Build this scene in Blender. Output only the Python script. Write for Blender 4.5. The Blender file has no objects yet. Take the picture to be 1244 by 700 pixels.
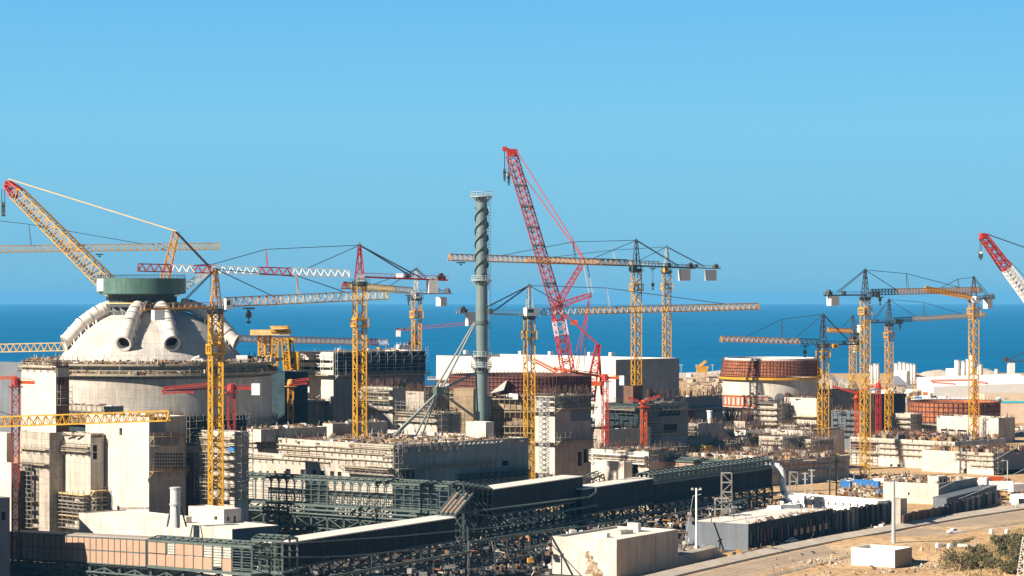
import bpy, math, random
from mathutils import Vector, Matrix
V = Vector
R = random.Random(11)
PI = math.pi
scn = bpy.context.scene
col = scn.collection
# ---- camera model: level camera 60 m above the site, lens shifted so that verticals stay vertical
F, CX, HY, EYE = 2940.0, 622.0, 364.0, 60.0
def P(px, py, D): return V(((px-CX)*D/F, D, EYE-(py-HY)*D/F))
def Zat(py, D): return EYE-(py-HY)*D/F
def Xat(px, D): return (px-CX)*D/F
def G(px, py, z=0.0):
    D = (EYE-z)*F/(py-HY)
    return V(((px-CX)*D/F, D, z))
def lerp(a, b, t): return a+(b-a)*t

# ---------------------------------------------------------------- materials
MATS = {}
def mk(name, c, rough=0.8, var=0.15, scale=0.25, metal=0.0, joint=None, streak=0.0, fine=0.0, spec=0.3, bump=0.0, c2=None, c2amt=0.0):
    m = bpy.data.materials.new(name); m.use_nodes = True
    nt = m.node_tree; N = nt.nodes; L = nt.links
    b = N['Principled BSDF']
    b.inputs['Roughness'].default_value = rough
    b.inputs['Metallic'].default_value = metal
    b.inputs['Specular IOR Level'].default_value = spec
    uv = N.new('ShaderNodeUVMap'); uv.uv_map = 'UVMap'
    geo = N.new('ShaderNodeNewGeometry')
    cur = None
    def mixc(kind, fac, a, bb):
        x = N.new('ShaderNodeMix'); x.data_type = 'RGBA'; x.blend_type = kind
        if isinstance(fac, float): x.inputs[0].default_value = fac
        else: L.new(fac, x.inputs[0])
        for sock, val in ((x.inputs[6], a), (x.inputs[7], bb)):
            if isinstance(val, tuple): sock.default_value = (*val, 1)
            else: L.new(val, sock)
        return x.outputs[2]
    def noise(vec, sc, det=4.0, rgh=0.6):
        n = N.new('ShaderNodeTexNoise'); n.inputs['Scale'].default_value = sc
        n.inputs['Detail'].default_value = det; n.inputs['Roughness'].default_value = rgh
        L.new(vec, n.inputs['Vector']); return n.outputs['Fac']
    def rng(x, a, bb, lo, hi):
        r = N.new('ShaderNodeMapRange'); r.inputs[1].default_value = a; r.inputs[2].default_value = bb
        r.inputs[3].default_value = lo; r.inputs[4].default_value = hi; L.new(x, r.inputs[0]); return r.outputs[0]
    cur = tuple(c)
    if c2 is not None:
        f = rng(noise(geo.outputs['Position'], scale*0.7, 5.0, 0.65), 0.5-0.12, 0.5+0.12, 0.0, c2amt)
        cur = mixc('MIX', f, cur, tuple(c2))
    if joint:
        w, h, dark, jv = joint
        br = N.new('ShaderNodeTexBrick'); br.offset = 0.0; br.squash = 1.0
        br.inputs['Scale'].default_value = 1.0
        br.inputs['Brick Width'].default_value = w; br.inputs['Row Height'].default_value = h
        br.inputs['Mortar Size'].default_value = 0.07; br.inputs['Mortar Smooth'].default_value = 0.3
        br.inputs['Color1'].default_value = (1, 1, 1, 1); br.inputs['Color2'].default_value = (1-jv, 1-jv, 1-jv, 1)
        br.inputs['Mortar'].default_value = (dark, dark, dark, 1)
        L.new(uv.outputs[0], br.inputs['Vector'])
        cur = mixc('MULTIPLY', 1.0, cur, br.outputs['Color'])
    if streak:
        mp = N.new('ShaderNodeMapping'); mp.inputs['Scale'].default_value = (0.9, 0.06, 1)
        L.new(uv.outputs[0], mp.inputs['Vector'])
        s = rng(noise(mp.outputs[0], 1.0, 5.0, 0.7), 0.42, 0.7, 1.0, 1.0-streak)
        cur = mixc('MULTIPLY', 1.0, cur, s)
    if var:
        s = rng(noise(geo.outputs['Position'], scale, 6.0, 0.65), 0.3, 0.7, 1.0-var, 1.0+var)
        cur = mixc('MULTIPLY', 1.0, cur, s)
    if fine:
        s = rng(noise(geo.outputs['Position'], 2.2, 3.0, 0.7), 0.3, 0.7, 1.0-fine, 1.0+fine)
        cur = mixc('MULTIPLY', 1.0, cur, s)
    if isinstance(cur, tuple): b.inputs['Base Color'].default_value = (*cur, 1)
    else: L.new(cur, b.inputs['Base Color'])
    if bump:
        bp = N.new('ShaderNodeBump'); bp.inputs['Strength'].default_value = 0.6; bp.inputs['Distance'].default_value = bump
        L.new(noise(geo.outputs['Position'], 1.1, 5.0, 0.7), bp.inputs['Height']); L.new(bp.outputs[0], b.inputs['Normal'])
    MATS[name] = m
    return m

conc   = mk('pale concrete', (.54,.485,.425), .9, .16, .12, joint=(3.0,2.4,.76,.12), streak=.36, fine=.13, c2=(.44,.36,.275), c2amt=.5)
concs  = mk('stained concrete', (.46,.395,.325), .9, .26, .15, joint=(2.4,1.5,.68,.18), streak=.45, fine=.20)
concg  = mk('grey concrete', (.40,.345,.295), .9, .18, .1, joint=(3.6,3.0,.75,.12), streak=.35, fine=.12)  # also the darker copy for walls turned from the sun
conct  = mk('tan concrete', (.42,.31,.195), .9, .3, .2, joint=(2.6,1.8,.62,.22), streak=.45, fine=.22)
plast  = mk('cream plaster', (.60,.54,.47), .9, .12, .2, joint=(6.0,3.3,.86,.05), streak=.32, fine=.09, c2=(.54,.45,.35), c2amt=.5)
whitec = mk('white cladding', (.52,.49,.445), .7, .05, .1, joint=(4.0,60.0,.88,.04), streak=.12)
whitep = mk('white paint', (.78,.76,.72), .5, .05, .3, fine=.03)
roofw  = mk('pale roofing', (.72,.65,.57), .8, .10, .15, joint=(12.0,3.0,.86,.05), fine=.06)
dome_m = mk('dome concrete', (.53,.485,.43), .9, .18, .15, joint=(4.5,3.2,.7,.12), streak=.35, fine=.14)
duct_m = mk('cream duct paint', (.64,.58,.52), .6, .08, .4, streak=.12, fine=.04)
ringg  = mk('green painted steel', (.085,.165,.135), .5, .2, .2, joint=(2.6,20.0,.75,.12), streak=.3)
darks  = mk('dark cladding', (.024,.03,.038), .7, .15, .2, joint=(1.6,30.0,.42,.38), streak=.3, fine=.12, spec=.15)
darkt  = mk('dark teal netting', (.022,.045,.055), .9, .35, .25, joint=(3.0,2.0,.6,.2))
slate2 = mk('grey shade side cladding', (.21,.22,.235), .75, .14, .12, joint=(3.0,6.0,.78,.1), streak=.3, fine=.06)  # grey copy that paints the shade on hall ends
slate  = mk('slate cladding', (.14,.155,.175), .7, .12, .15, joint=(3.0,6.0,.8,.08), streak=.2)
blackm = mk('shadowed interior', (.015,.018,.022), .9, .2, .5)
steelg = mk('grey green steel', (.085,.11,.10), .55, .2, .4, spec=.4)
steeld = mk('dark steel', (.05,.06,.062), .55, .25, .4, spec=.4)
steell = mk('galvanised steel', (.38,.40,.39), .45, .15, .4, spec=.5)
stackm = mk('grey green stack paint', (.14,.19,.185), .45, .12, .3, joint=(20.0,6.0,.72,.05), streak=.2, spec=.5)
yel    = mk('crane yellow', (.57,.285,.012), .5, .24, .22, fine=.2, c2=(.48,.27,.03), c2amt=.4, spec=.4)
yelo   = mk('crane orange', (.60,.28,.04), .5, .14, .5, fine=.12, spec=.4)
yelp   = mk('faded yellow', (.66,.46,.19), .55, .14, .5, fine=.1)
redp   = mk('crane red', (.42,.026,.013), .5, .18, .5, fine=.12, spec=.4)
redd   = mk('dull red', (.30,.032,.024), .6, .22, .5, fine=.15)
redo   = mk('orange red', (.52,.085,.014), .5, .15, .5)
rust   = mk('rusty formwork', (.45,.145,.055), .85, .3, .35, joint=(2.2,1.3,.35,.30), fine=.2)
rustd  = mk('dark rusty formwork', (.14,.065,.055), .85, .3, .35, joint=(2.2,1.3,.5,.30), fine=.2)
brown  = mk('brown panels', (.38,.235,.16), .7, .10, .3, fine=.05)
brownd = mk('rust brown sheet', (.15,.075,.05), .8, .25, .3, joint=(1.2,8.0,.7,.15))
rebarm = mk('rebar steel', (.115,.065,.045), .9, .3, .8)
timber = mk('formwork timber', (.34,.215,.11), .85, .3, .6, fine=.2)
plank  = mk('scaffold plank', (.30,.25,.18), .85, .3, .8, fine=.2)
pole_m = mk('scaffold tube', (.24,.22,.19), .6, .25, .8)
cable  = mk('steel rope', (.045,.045,.05), .6, .1, .5)
glass  = mk('dark glass', (.02,.03,.04), .12, .1, .5, spec=.6)
cwm    = mk('counterweight concrete', (.62,.60,.56), .85, .08, .5, fine=.05)
bluet  = mk('blue sheeting', (.03,.16,.42), .6, .15, .5)
cyanm  = mk('cyan letters', (.03,.50,.62), .5, .02, .5)
navym  = mk('navy letters', (.02,.03,.12), .5, .02, .5)
debris1= mk('debris beige', (.40,.32,.235), .9, .35, .8, fine=.3)
debris2= mk('debris brown', (.17,.105,.07), .9, .4, .8, fine=.3)
debris3= mk('debris grey', (.20,.195,.19), .9, .35, .8, fine=.3)
debrisw= mk('debris white', (.66,.63,.58), .8, .15, .8)
rock   = mk('pale rock', (.45,.37,.29), .95, .3, .2, fine=.3, bump=.4)
bark   = mk('bark', (.10,.07,.045), .95, .3, 1.0)
leaf1  = mk('leaf olive', (.092,.088,.04), .8, .35, .8)
leaf2  = mk('leaf dry', (.15,.125,.065), .8, .35, .8)
tyre   = mk('tyre rubber', (.02,.02,.02), .9, .1, 1.0)

# ---------------------------------------------------------------- mesh builder
ORG = {}
class MB:
    def __init__(s): s.v = []; s.f = []; s.m = []; s.mi = 0
    def add(s, pts, faces):
        n = len(s.v); s.v.extend(V(p) for p in pts)
        for f in faces: s.f.append(tuple(n+i for i in f)); s.m.append(s.mi)
    def quad(s, *p): s.add(p, [tuple(range(len(p)))])
    def hexa(s, p, caps=True):
        fs = [(0,1,5,4),(1,2,6,5),(2,3,7,6),(3,0,4,7)]
        if caps: fs += [(3,2,1,0),(4,5,6,7)]
        s.add(p, fs)
    def obb(s, o, ux, uy, uz):
        o = V(o); s.hexa([o, o+ux, o+ux+uy, o+uy, o+uz, o+ux+uz, o+ux+uy+uz, o+uy+uz])
    def box(s, c, sx, sy, sz, rz=0.0):
        cx, sn = math.cos(rz), math.sin(rz)
        ux = V((cx, sn, 0))*sx; uy = V((-sn, cx, 0))*sy; uz = V((0,0,sz))
        s.obb(V(c)-ux/2-uy/2-uz/2, ux, uy, uz)
    def beam(s, a, b, w, h=None, caps=True):
        a = V(a); b = V(b); d = b-a
        if d.length < 1e-6: return
        d.normalize(); h = h or w
        up = V((0,0,1)) if abs(d.z) < .98 else V((1,0,0))
        u = d.cross(up).normalized()*(w/2); v = u.cross(d).normalized()*(h/2)
        s.hexa([a-u-v, a+u-v, a+u+v, a-u+v, b-u-v, b+u-v, b+u+v, b-u+v], caps)
    def tube(s, a, b, r, r2=None, n=8, caps=True):
        a = V(a); b = V(b); d = (b-a).normalized(); r2 = r if r2 is None else r2
        up = V((0,0,1)) if abs(d.z) < .98 else V((1,0,0))
        u = d.cross(up).normalized(); v = u.cross(d)
        pa = [a+(u*math.cos(2*PI*i/n)+v*math.sin(2*PI*i/n))*r for i in range(n)]
        pb = [b+(u*math.cos(2*PI*i/n)+v*math.sin(2*PI*i/n))*r2 for i in range(n)]
        fs = [(i, (i+1) % n, n+(i+1) % n, n+i) for i in range(n)]
        if caps: fs += [tuple(range(n-1, -1, -1)), tuple(range(n, 2*n))]
        s.add(pa+pb, fs)
    def path(s, pts, r, n=8):
        for a, b in zip(pts, pts[1:]): s.tube(a, b, r, n=n)
    def lathe(s, c, prof, n=48, a0=0.0, a1=2*PI):
        c = V(c); full = abs(a1-a0-2*PI) < 1e-6; k = n if full else n+1
        pts = []
        for (r, z) in prof:
            for i in range(k):
                a = a0+(a1-a0)*i/n
                pts.append(c+V((r*math.sin(a), -r*math.cos(a), z)))
        fs = []
        for j in range(len(prof)-1):
            for i in range(n):
                i2 = (i+1) % k
                fs.append((j*k+i, j*k+i2, (j+1)*k+i2, (j+1)*k+i))
        s.add(pts, fs)
    def lattice(s, a, b, wa, wb=None, n=10, cs=.2, ds=.1, rot=0.0, ha=None, hb=None, zig=True, horiz=True):
        """four-chord lattice boom or mast"""
        a = V(a); b = V(b); d = (b-a).normalized(); wb = wb or wa; ha = ha or wa; hb = hb or wb
        up = V((0,0,1)) if abs(d.z) < .95 else V((0,1,0))
        u = d.cross(up).normalized(); v = u.cross(d).normalized()
        if rot:
            q = Matrix.Rotation(rot, 3, d); u = q @ u; v = q @ v
        def ring(t):
            c = lerp(a, b, t); w = lerp(wa, wb, t)/2; h = lerp(ha, hb, t)/2
            return [c-u*w-v*h, c+u*w-v*h, c+u*w+v*h, c-u*w+v*h]
        rs = [ring(i/n) for i in range(n+1)]
        for k in range(4): s.beam(rs[0][k], rs[-1][k], cs)
        for i in range(n):
            p, q = rs[i], rs[i+1]
            for k in range(4):
                k2 = (k+1) % 4
                if (i+k) % 2 or not zig: s.beam(p[k], q[k2], ds, caps=False)
                else: s.beam(p[k2], q[k], ds, caps=False)
                if horiz and i % 2 == 0: s.beam(p[k], p[k2], ds, caps=False)
        for k in range(4): s.beam(rs[-1][k], rs[-1][(k+1) % 4], ds, caps=False)
    def trilat(s, a, b, w, h, n, cs=.16, ds=.09):
        """crane jib: two bottom chords, one top chord"""
        a = V(a); b = V(b); d = (b-a).normalized(); u = d.cross(V((0,0,1))).normalized()*(w/2); t = V((0,0,h))
        s.beam(a-u, b-u, cs); s.beam(a+u, b+u, cs); s.beam(a+t, b+t, cs*1.1)
        for i in range(n):
            p = lerp(a, b, i/n); q = lerp(a, b, (i+1)/n); m = (p+q)/2+t
            for sg in (-1, 1):
                s.beam(p+u*sg, m, ds, caps=False); s.beam(m, q+u*sg, ds, caps=False)
            s.beam(p-u, p+u, ds, caps=False)
            if i % 2: s.beam(p-u, q+u, ds, caps=False)
        s.beam(a-u, a+t, ds); s.beam(a+u, a+t, ds); s.beam(b-u, b+t, ds); s.beam(b+u, b+t, ds)
    def build(s, name, mat, parent=None, smooth=False, label=None, cat=None, kind=None, group=None, org=None):
        if not s.v: return None
        if parent is not None: o0 = ORG[parent]
        else:
            lo = [min(p[i] for p in s.v) for i in range(3)]; hi = [max(p[i] for p in s.v) for i in range(3)]
            o0 = V(org) if org else V(((lo[0]+hi[0])/2, (lo[1]+hi[1])/2, lo[2]))
        me = bpy.data.meshes.new(name)
        me.from_pydata([p-o0 for p in s.v], [], s.f)
        ms = mat if isinstance(mat, (list, tuple)) else [mat]
        for m in ms: me.materials.append(m)
        if len(ms) > 1: me.polygons.foreach_set('material_index', s.m)
        ul = me.uv_layers.new(name='UVMap'); data = ul.data
        for p in me.polygons:
            n = p.normal
            if abs(n.z) > .75:
                for li in p.loop_indices:
                    co = s.v[me.loops[li].vertex_index]; data[li].uv = (co.x*.7+co.y*.7, co.y*.7-co.x*.7)
            else:
                l = math.hypot(n.x, n.y) or 1; tx, ty = -n.y/l, n.x/l
                for li in p.loop_indices:
                    co = s.v[me.loops[li].vertex_index]; data[li].uv = (co.x*tx+co.y*ty, co.z)
        if smooth:
            me.polygons.foreach_set('use_smooth', [True]*len(me.polygons)); me.set_sharp_from_angle(angle=math.radians(38))
        me.update()
        o = bpy.data.objects.new(name, me); col.objects.link(o)
        if parent is not None: o.parent = parent
        else: o.location = o0
        ORG[o] = o0
        if label: o['label'] = label
        if cat: o['category'] = cat
        if kind: o['kind'] = kind
        if group: o['group'] = group
        return o
def thing(name, label, cat, loc, group=None):
    o = bpy.data.objects.new(name, None); o.empty_display_size = 1; col.objects.link(o)
    o.location = V(loc); ORG[o] = V(loc); o['label'] = label; o['category'] = cat
    if group: o['group'] = group
    return o
def part(fn, name, mat, parent, smooth=False, label=None):
    m = MB(); fn(m); return m.build(name, mat, parent, smooth, label)

# ---------------------------------------------------------------- buildings on the site grid
UP = V((0,0,1))
class Bld:
    pass
def bldg(name, label, cat, cx, yt, D, xl, xr, mat=None, zb=0.0, ang=45, par=0.9, ops=(), roofmat=None, group=None, rmat=None, lmat=None):  # right face material is often a darker copy that paints in its shade
    B = Bld(); mat = mat or conc
    a = math.radians(ang); c = P(cx, yt, D)
    B.zt = c.z; B.zb = zb; B.C = V((c.x, c.y, zb))
    B.l = V((-math.cos(a), math.sin(a), 0)); B.r = V((math.sin(a), math.cos(a), 0))
    def solve(d, x):
        k = (x-CX)/F; return (k*c.y-c.x)/(d.x-k*d.y)
    B.solve = solve
    B.Ll = solve(B.l, xl); B.Lr = solve(B.r, xr)
    # n points out of each seen face: face L looks along -r, face R along -l
    B.root = thing(name, label, cat, B.C+B.l*B.Ll/2+B.r*B.Lr/2, group)
    def uz(face, x, y):
        d = B.l if face == 'L' else B.r
        u = solve(d, x); Y = c.y+u*d.y; return u, Zat(y, Y)
    B.uz = uz
    H = B.zt-zb
    oo = {'L': [], 'R': []}
    for (f, x0, x1, y0, y1) in ops:
        u0, z1 = uz(f, x0, y0); u1, z0 = uz(f, x1, y1)
        if u0 > u1: u0, u1 = u1, u0
        mx = B.Ll if f == 'L' else B.Lr
        u0 = max(.3, u0); u1 = min(mx-.3, u1); z0 = max(zb+.05, z0); z1 = min(B.zt-par-.3, z1)
        if u1-u0 > .2 and z1-z0 > .2: oo[f].append((u0, u1, z0, z1))
    walls = {'L': MB(), 'R': MB()}
    for f, d, ln, inn in (('L', B.l, B.Ll, B.r), ('R', B.r, B.Lr, B.l)):
        w = walls[f]
        us = sorted({0.0, ln, *[x for o in oo[f] for x in o[:2]]}); zs = sorted({zb, B.zt, *[x for o in oo[f] for x in o[2:]]})
        pt = lambda u, z, dep=0.0: B.C+d*u+inn*dep+V((0,0,z-zb))
        for i in range(len(us)-1):
            for j in range(len(zs)-1):
                um, zm = (us[i]+us[i+1])/2, (zs[j]+zs[j+1])/2
                if any(o[0] < um < o[1] and o[2] < zm < o[3] for o in oo[f]): continue
                w.quad(pt(us[i], zs[j]), pt(us[i+1], zs[j]), pt(us[i+1], zs[j+1]), pt(us[i], zs[j+1]))
        for (u0, u1, z0, z1) in oo[f]:
            g = .6
            w.quad(pt(u0,z0), pt(u1,z0), pt(u1,z0,g), pt(u0,z0,g)); w.quad(pt(u0,z1), pt(u1,z1), pt(u1,z1,g), pt(u0,z1,g))
            w.quad(pt(u0,z0), pt(u0,z1), pt(u0,z1,g), pt(u0,z0,g)); w.quad(pt(u1,z0), pt(u1,z1), pt(u1,z1,g), pt(u1,z0,g))
    top = lambda u, v, z: B.C+B.l*u+B.r*v+V((0,0,z-zb))
    B.top = top
    w = walls['R'] if lmat else walls['L']
    Ll, Lr, zt = B.Ll, B.Lr, B.zt
    w.quad(top(Ll,0,zb), top(Ll,Lr,zb), top(Ll,Lr,zt), top(Ll,0,zt)); w.quad(top(0,Lr,zb), top(Ll,Lr,zb), top(Ll,Lr,zt), top(0,Lr,zt))
    e = min(.4, Ll*.2, Lr*.2)
    if par > 0:
        o4 = [(0,0),(Ll,0),(Ll,Lr),(0,Lr)]; i4 = [(e,e),(Ll-e,e),(Ll-e,Lr-e),(e,Lr-e)]
        for k in range(4):
            k2 = (k+1) % 4
            w.quad(top(*o4[k],zt), top(*o4[k2],zt), top(*i4[k2],zt), top(*i4[k],zt))
            w.quad(top(*i4[k],zt), top(*i4[k2],zt), top(*i4[k2],zt-par), top(*i4[k],zt-par))
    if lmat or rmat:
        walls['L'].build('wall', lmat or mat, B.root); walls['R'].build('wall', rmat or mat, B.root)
    else:
        ww = walls['L']; n = len(ww.v); ww.v += walls['R'].v
        for fc in walls['R'].f: ww.f.append(tuple(n+i for i in fc)); ww.m.append(0)
        ww.build('wall', mat, B.root)
    rm = MB(); q = e if par > 0 else 0
    rm.quad(top(q,q,zt-par), top(Ll-q,q,zt-par), top(Ll-q,Lr-q,zt-par), top(q,Lr-q,zt-par))
    rm.build('roof', roofmat or mat, B.root)
    for f, d, inn in (('L', B.l, B.r), ('R', B.r, B.l)):
        for (u0, u1, z0, z1) in oo[f]:
            m = MB(); p0 = B.C+d*u0+inn*.6+V((0,0,z0-zb))
            m.quad(p0, p0+d*(u1-u0), p0+d*(u1-u0)+UP*(z1-z0), p0+UP*(z1-z0)); m.build('window', blackm, B.root)
    B.zr = zt-par
    return B
def face_frame(B, f):
    d = B.l if f == 'L' else B.r; n = -(B.r if f == 'L' else B.l); return d, n
def ledge(B, f, x0, x1, y, dep=1.0, mat=None, rail=True, th=.25):
    d, n = face_frame(B, f); u0, z = B.uz(f, x0, y); u1, _ = B.uz(f, x1, y)
    if u0 > u1: u0, u1 = u1, u0
    o = B.C+V((0,0,z-B.zb)); m = MB()
    m.obb(o+d*u0+n*.01, d*(u1-u0), n*dep, UP*th)
    k = max(2, int((u1-u0)/2.4))
    for i in range(k+1):
        p = o+d*lerp(u0, u1, i/k)
        m.beam(p+n*.1-UP*1.1, p+n*dep*.9, .14, caps=False)
        if rail: m.beam(p+n*(dep-.06)+UP*th, p+n*(dep-.06)+UP*1.15, .09, caps=False)
    if rail:
        for h in (.65, 1.15): m.beam(o+d*u0+n*(dep-.06)+UP*h, o+d*u1+n*(dep-.06)+UP*h, .09)
    m.build('walkway', mat or plank, B.root)
def scaff(B, f, x0, x1, y0, y1, dep=1.3, off=.25, bay=2.2, lift=2.0, mat=None, decks=.75, net=None):
    d, n = face_frame(B, f); u0, zt = B.uz(f, x0, y0); u1, _ = B.uz(f, x1, y0); _, zb = B.uz(f, (x0+x1)/2, y1)
    if u0 > u1: u0, u1 = u1, u0
    zb = max(zb, B.zb); o = B.C-V((0,0,B.zb)); m = MB(); dk = MB()
    nb = max(1, round((u1-u0)/bay)); nl = max(1, round((zt-zb)/lift))
    for i in range(nb+1):
        u = lerp(u0, u1, i/nb)
        for q in (off, off+dep):
            m.beam(o+d*u+n*q+UP*zb, o+d*u+n*q+UP*(zt+1.0+R.random()*.8), .11, caps=False)
        for j in range(nl+1):
            z = lerp(zb, zt, j/nl); m.beam(o+d*u+n*.02+UP*z, o+d*u+n*(off+dep)+UP*z, .08, caps=False)
    for j in range(nl+1):
        z = lerp(zb, zt, j/nl)
        m.beam(o+d*u0+n*(off+dep)+UP*z, o+d*u1+n*(off+dep)+UP*z, .10); m.beam(o+d*u0+n*(off+dep)+UP*(z+1), o+d*u1+n*(off+dep)+UP*(z+1), .08)
        for i in range(nb):
            if R.random() < decks:
                a, b = lerp(u0, u1, i/nb), lerp(u0, u1, (i+1)/nb)
                dk.obb(o+d*a+n*off+UP*(z-.05), d*(b-a), n*dep, UP*.09)
            if R.random() < .35 and j < nl:
                z2 = lerp(zb, zt, (j+1)/nl); m.beam(o+d*lerp(u0,u1,i/nb)+n*(off+dep)+UP*z, o+d*lerp(u0,u1,(i+1)/nb)+n*(off+dep)+UP*z2, .07, caps=False)
    s = m.build('scaffold', mat or pole_m, B.root)
    if dk.v: dk.build('deck', plank, s)
def screen(B, f, x0, x1, y0, y1, mat, name='cladding_panel', off=.05, th=.15):
    d, n = face_frame(B, f); u0, zt = B.uz(f, x0, y0); u1, _ = B.uz(f, x1, y0); _, zb = B.uz(f, x0, y1)
    if u0 > u1: u0, u1 = u1, u0
    m = MB(); m.obb(B.C+d*u0+n*off+UP*(zb-B.zb), d*(u1-u0), n*th, UP*(zt-zb)); return m.build(name, mat, B.root)
def rebar(B, n=120, h=1.6, edge=True, mat=None, u=(0,1), v=(0,1), z=None):
    m = MB(); z = B.zt if z is None else z
    for i in range(n):
        uu = lerp(u[0], u[1], R.random())*B.Ll; vv = lerp(v[0], v[1], R.random())*B.Lr
        if edge:
            k = R.random()
            if k < .4: vv = .3+R.random()*.4
            elif k < .7: uu = .3+R.random()*.4
            elif k < .85: vv = B.Lr-.5
            else: uu = B.Ll-.5
        p = B.top(uu, vv, z-.3)
        m.beam(p, p+V((R.uniform(-.3,.3), R.uniform(-.3,.3), h*R.uniform(.6,1.5))), .11, caps=False)
    m.build('rebar', mat or rebarm, B.root, kind='stuff')
PALET = [debris1, debris2, debris3, debrisw, timber, rebarm, rust, yelo, bluet]
WTS = [26, 22, 17, 7, 14, 11, 2, 1, .4]
def heap(label, fn, n, smin=.4, smax=2.2, name='loose_materials', wts=None, hmax=1.2, cat='materials', pile=0):
    """a mass of planks, packs and steel nobody could count: one object of kind stuff"""
    m = MB()
    for i in range(n):
        p = V(fn()); m.mi = R.choices(range(len(PALET)), wts or WTS)[0]; k = R.random(); a = R.random()*PI
        s = R.uniform(smin, smax)
        if k < .4:
            h = R.uniform(.2, hmax); m.box(p+UP*h/2, s, s*R.uniform(.4,1), h, a)
        elif k < .72:
            l = s*R.uniform(1.5, 3); d = V((math.cos(a), math.sin(a), R.uniform(-.05,.12)))*l
            for j in range(R.randint(1, 4)):
                q = V((-math.sin(a), math.cos(a), 0))*j*.3; m.beam(p+q+UP*(.12+.15*j), p+q+d+UP*(.12+.15*j), .2)
        elif k < .88:
            m.beam(p, p+V((R.uniform(-.6,.6), R.uniform(-.6,.6), R.uniform(.8, 2.4))), .12)
        else:
            h = R.uniform(.1, .5); l = s*1.6; m.box(p+UP*h/2, l, l*.6, h, a); m.mi = R.choices(range(len(PALET)), WTS)[0]
            m.box(p+UP*(h+.25), l*.5, l*.4, .5, a+.4)
    return m.build(name, PALET, label=label, cat=cat, kind='stuff')
def on_roof(B, u=(.03,.97), v=(.03,.97), z=None):
    return lambda: B.top(lerp(u[0],u[1],R.random())*B.Ll, lerp(v[0],v[1],R.random())*B.Lr, B.zr if z is None else z)
def on_ground(x0, x1, y0, y1, z=0.0):
    return lambda: G(R.uniform(x0, x1), R.uniform(y0, y1), z)
# ================================================================= SETTING
def ground_mat():
    m = bpy.data.materials.new('site ground'); m.use_nodes = True
    nt = m.node_tree; N = nt.nodes; L = nt.links; b = N['Principled BSDF']
    b.inputs['Roughness'].default_value = .95; b.inputs['Specular IOR Level'].default_value = .1
    g = N.new('ShaderNodeNewGeometry')
    def nz(sc, det=6.0):
        n = N.new('ShaderNodeTexNoise'); n.inputs['Scale'].default_value = sc; n.inputs['Detail'].default_value = det
        n.inputs['Roughness'].default_value = .65; L.new(g.outputs['Position'], n.inputs['Vector']); return n.outputs['Fac']
    def ramp(f, cs):
        r = N.new('ShaderNodeValToRGB'); L.new(f, r.inputs[0]); e = r.color_ramp.elements
        e[0].position, e[0].color = cs[0][0], (*cs[0][1], 1); e[1].position, e[1].color = cs[-1][0], (*cs[-1][1], 1)
        for p, c in cs[1:-1]:
            x = e.new(p); x.color = (*c, 1)
        return r.outputs[0]
    a = ramp(nz(.035), [(.33,(.38,.235,.115)), (.5,(.52,.345,.185)), (.66,(.60,.43,.26))])
    d = ramp(nz(.5, 8.0), [(.36,(.55,.5,.45)), (.52,(1,1,1)), (.7,(1.12,1.1,1.08))])
    x = N.new('ShaderNodeMix'); x.data_type = 'RGBA'; x.blend_type = 'MULTIPLY'; x.inputs[0].default_value = 1
    L.new(a, x.inputs[6]); L.new(d, x.inputs[7]); L.new(x.outputs[2], b.inputs['Base Color'])
    bp = N.new('ShaderNodeBump'); bp.inputs['Strength'].default_value = .8; bp.inputs['Distance'].default_value = .5
    L.new(nz(.6, 8.0), bp.inputs['Height']); L.new(bp.outputs[0], b.inputs['Normal'])
    return m
def sea_mat():
    m = bpy.data.materials.new('sea water'); m.use_nodes = True
    nt = m.node_tree; N = nt.nodes; L = nt.links; b = N['Principled BSDF']
    b.inputs['Roughness'].default_value = .55; b.inputs['Specular IOR Level'].default_value = .06
    g = N.new('ShaderNodeNewGeometry')
    mp = N.new('ShaderNodeMapping'); mp.inputs['Scale'].default_value = (.0007, .0035, 1); L.new(g.outputs['Position'], mp.inputs['Vector'])
    n = N.new('ShaderNodeTexNoise'); n.inputs['Scale'].default_value = 1.0; n.inputs['Detail'].default_value = 8; n.inputs['Roughness'].default_value = .6
    L.new(mp.outputs[0], n.inputs['Vector'])
    r = N.new('ShaderNodeValToRGB'); L.new(n.outputs['Fac'], r.inputs[0])
    r.color_ramp.elements[0].position = .3; r.color_ramp.elements[0].color = (.0001,.098,.228,1)
    r.color_ramp.elements[1].position = .7; r.color_ramp.elements[1].color = (.0004,.136,.296,1)
    L.new(r.outputs[0], b.inputs['Base Color'])
    n2 = N.new('ShaderNodeTexNoise'); n2.inputs['Scale'].default_value = .12; n2.inputs['Detail'].default_value = 5; L.new(g.outputs['Position'], n2.inputs['Vector'])
    bp = N.new('ShaderNodeBump'); bp.inputs['Strength'].default_value = .5; bp.inputs['Distance'].default_value = 1.0
    L.new(n2.outputs['Fac'], bp.inputs['Height']); L.new(bp.outputs[0], b.inputs['Normal'])
    return m
m = MB(); m.quad((-16000,600,-10), (16000,600,-10), (16000,36000,-10), (-16000,36000,-10))
m.build('sea', sea_mat(), label='deep blue sea stretching to the hazy horizon', kind='structure')
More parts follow.
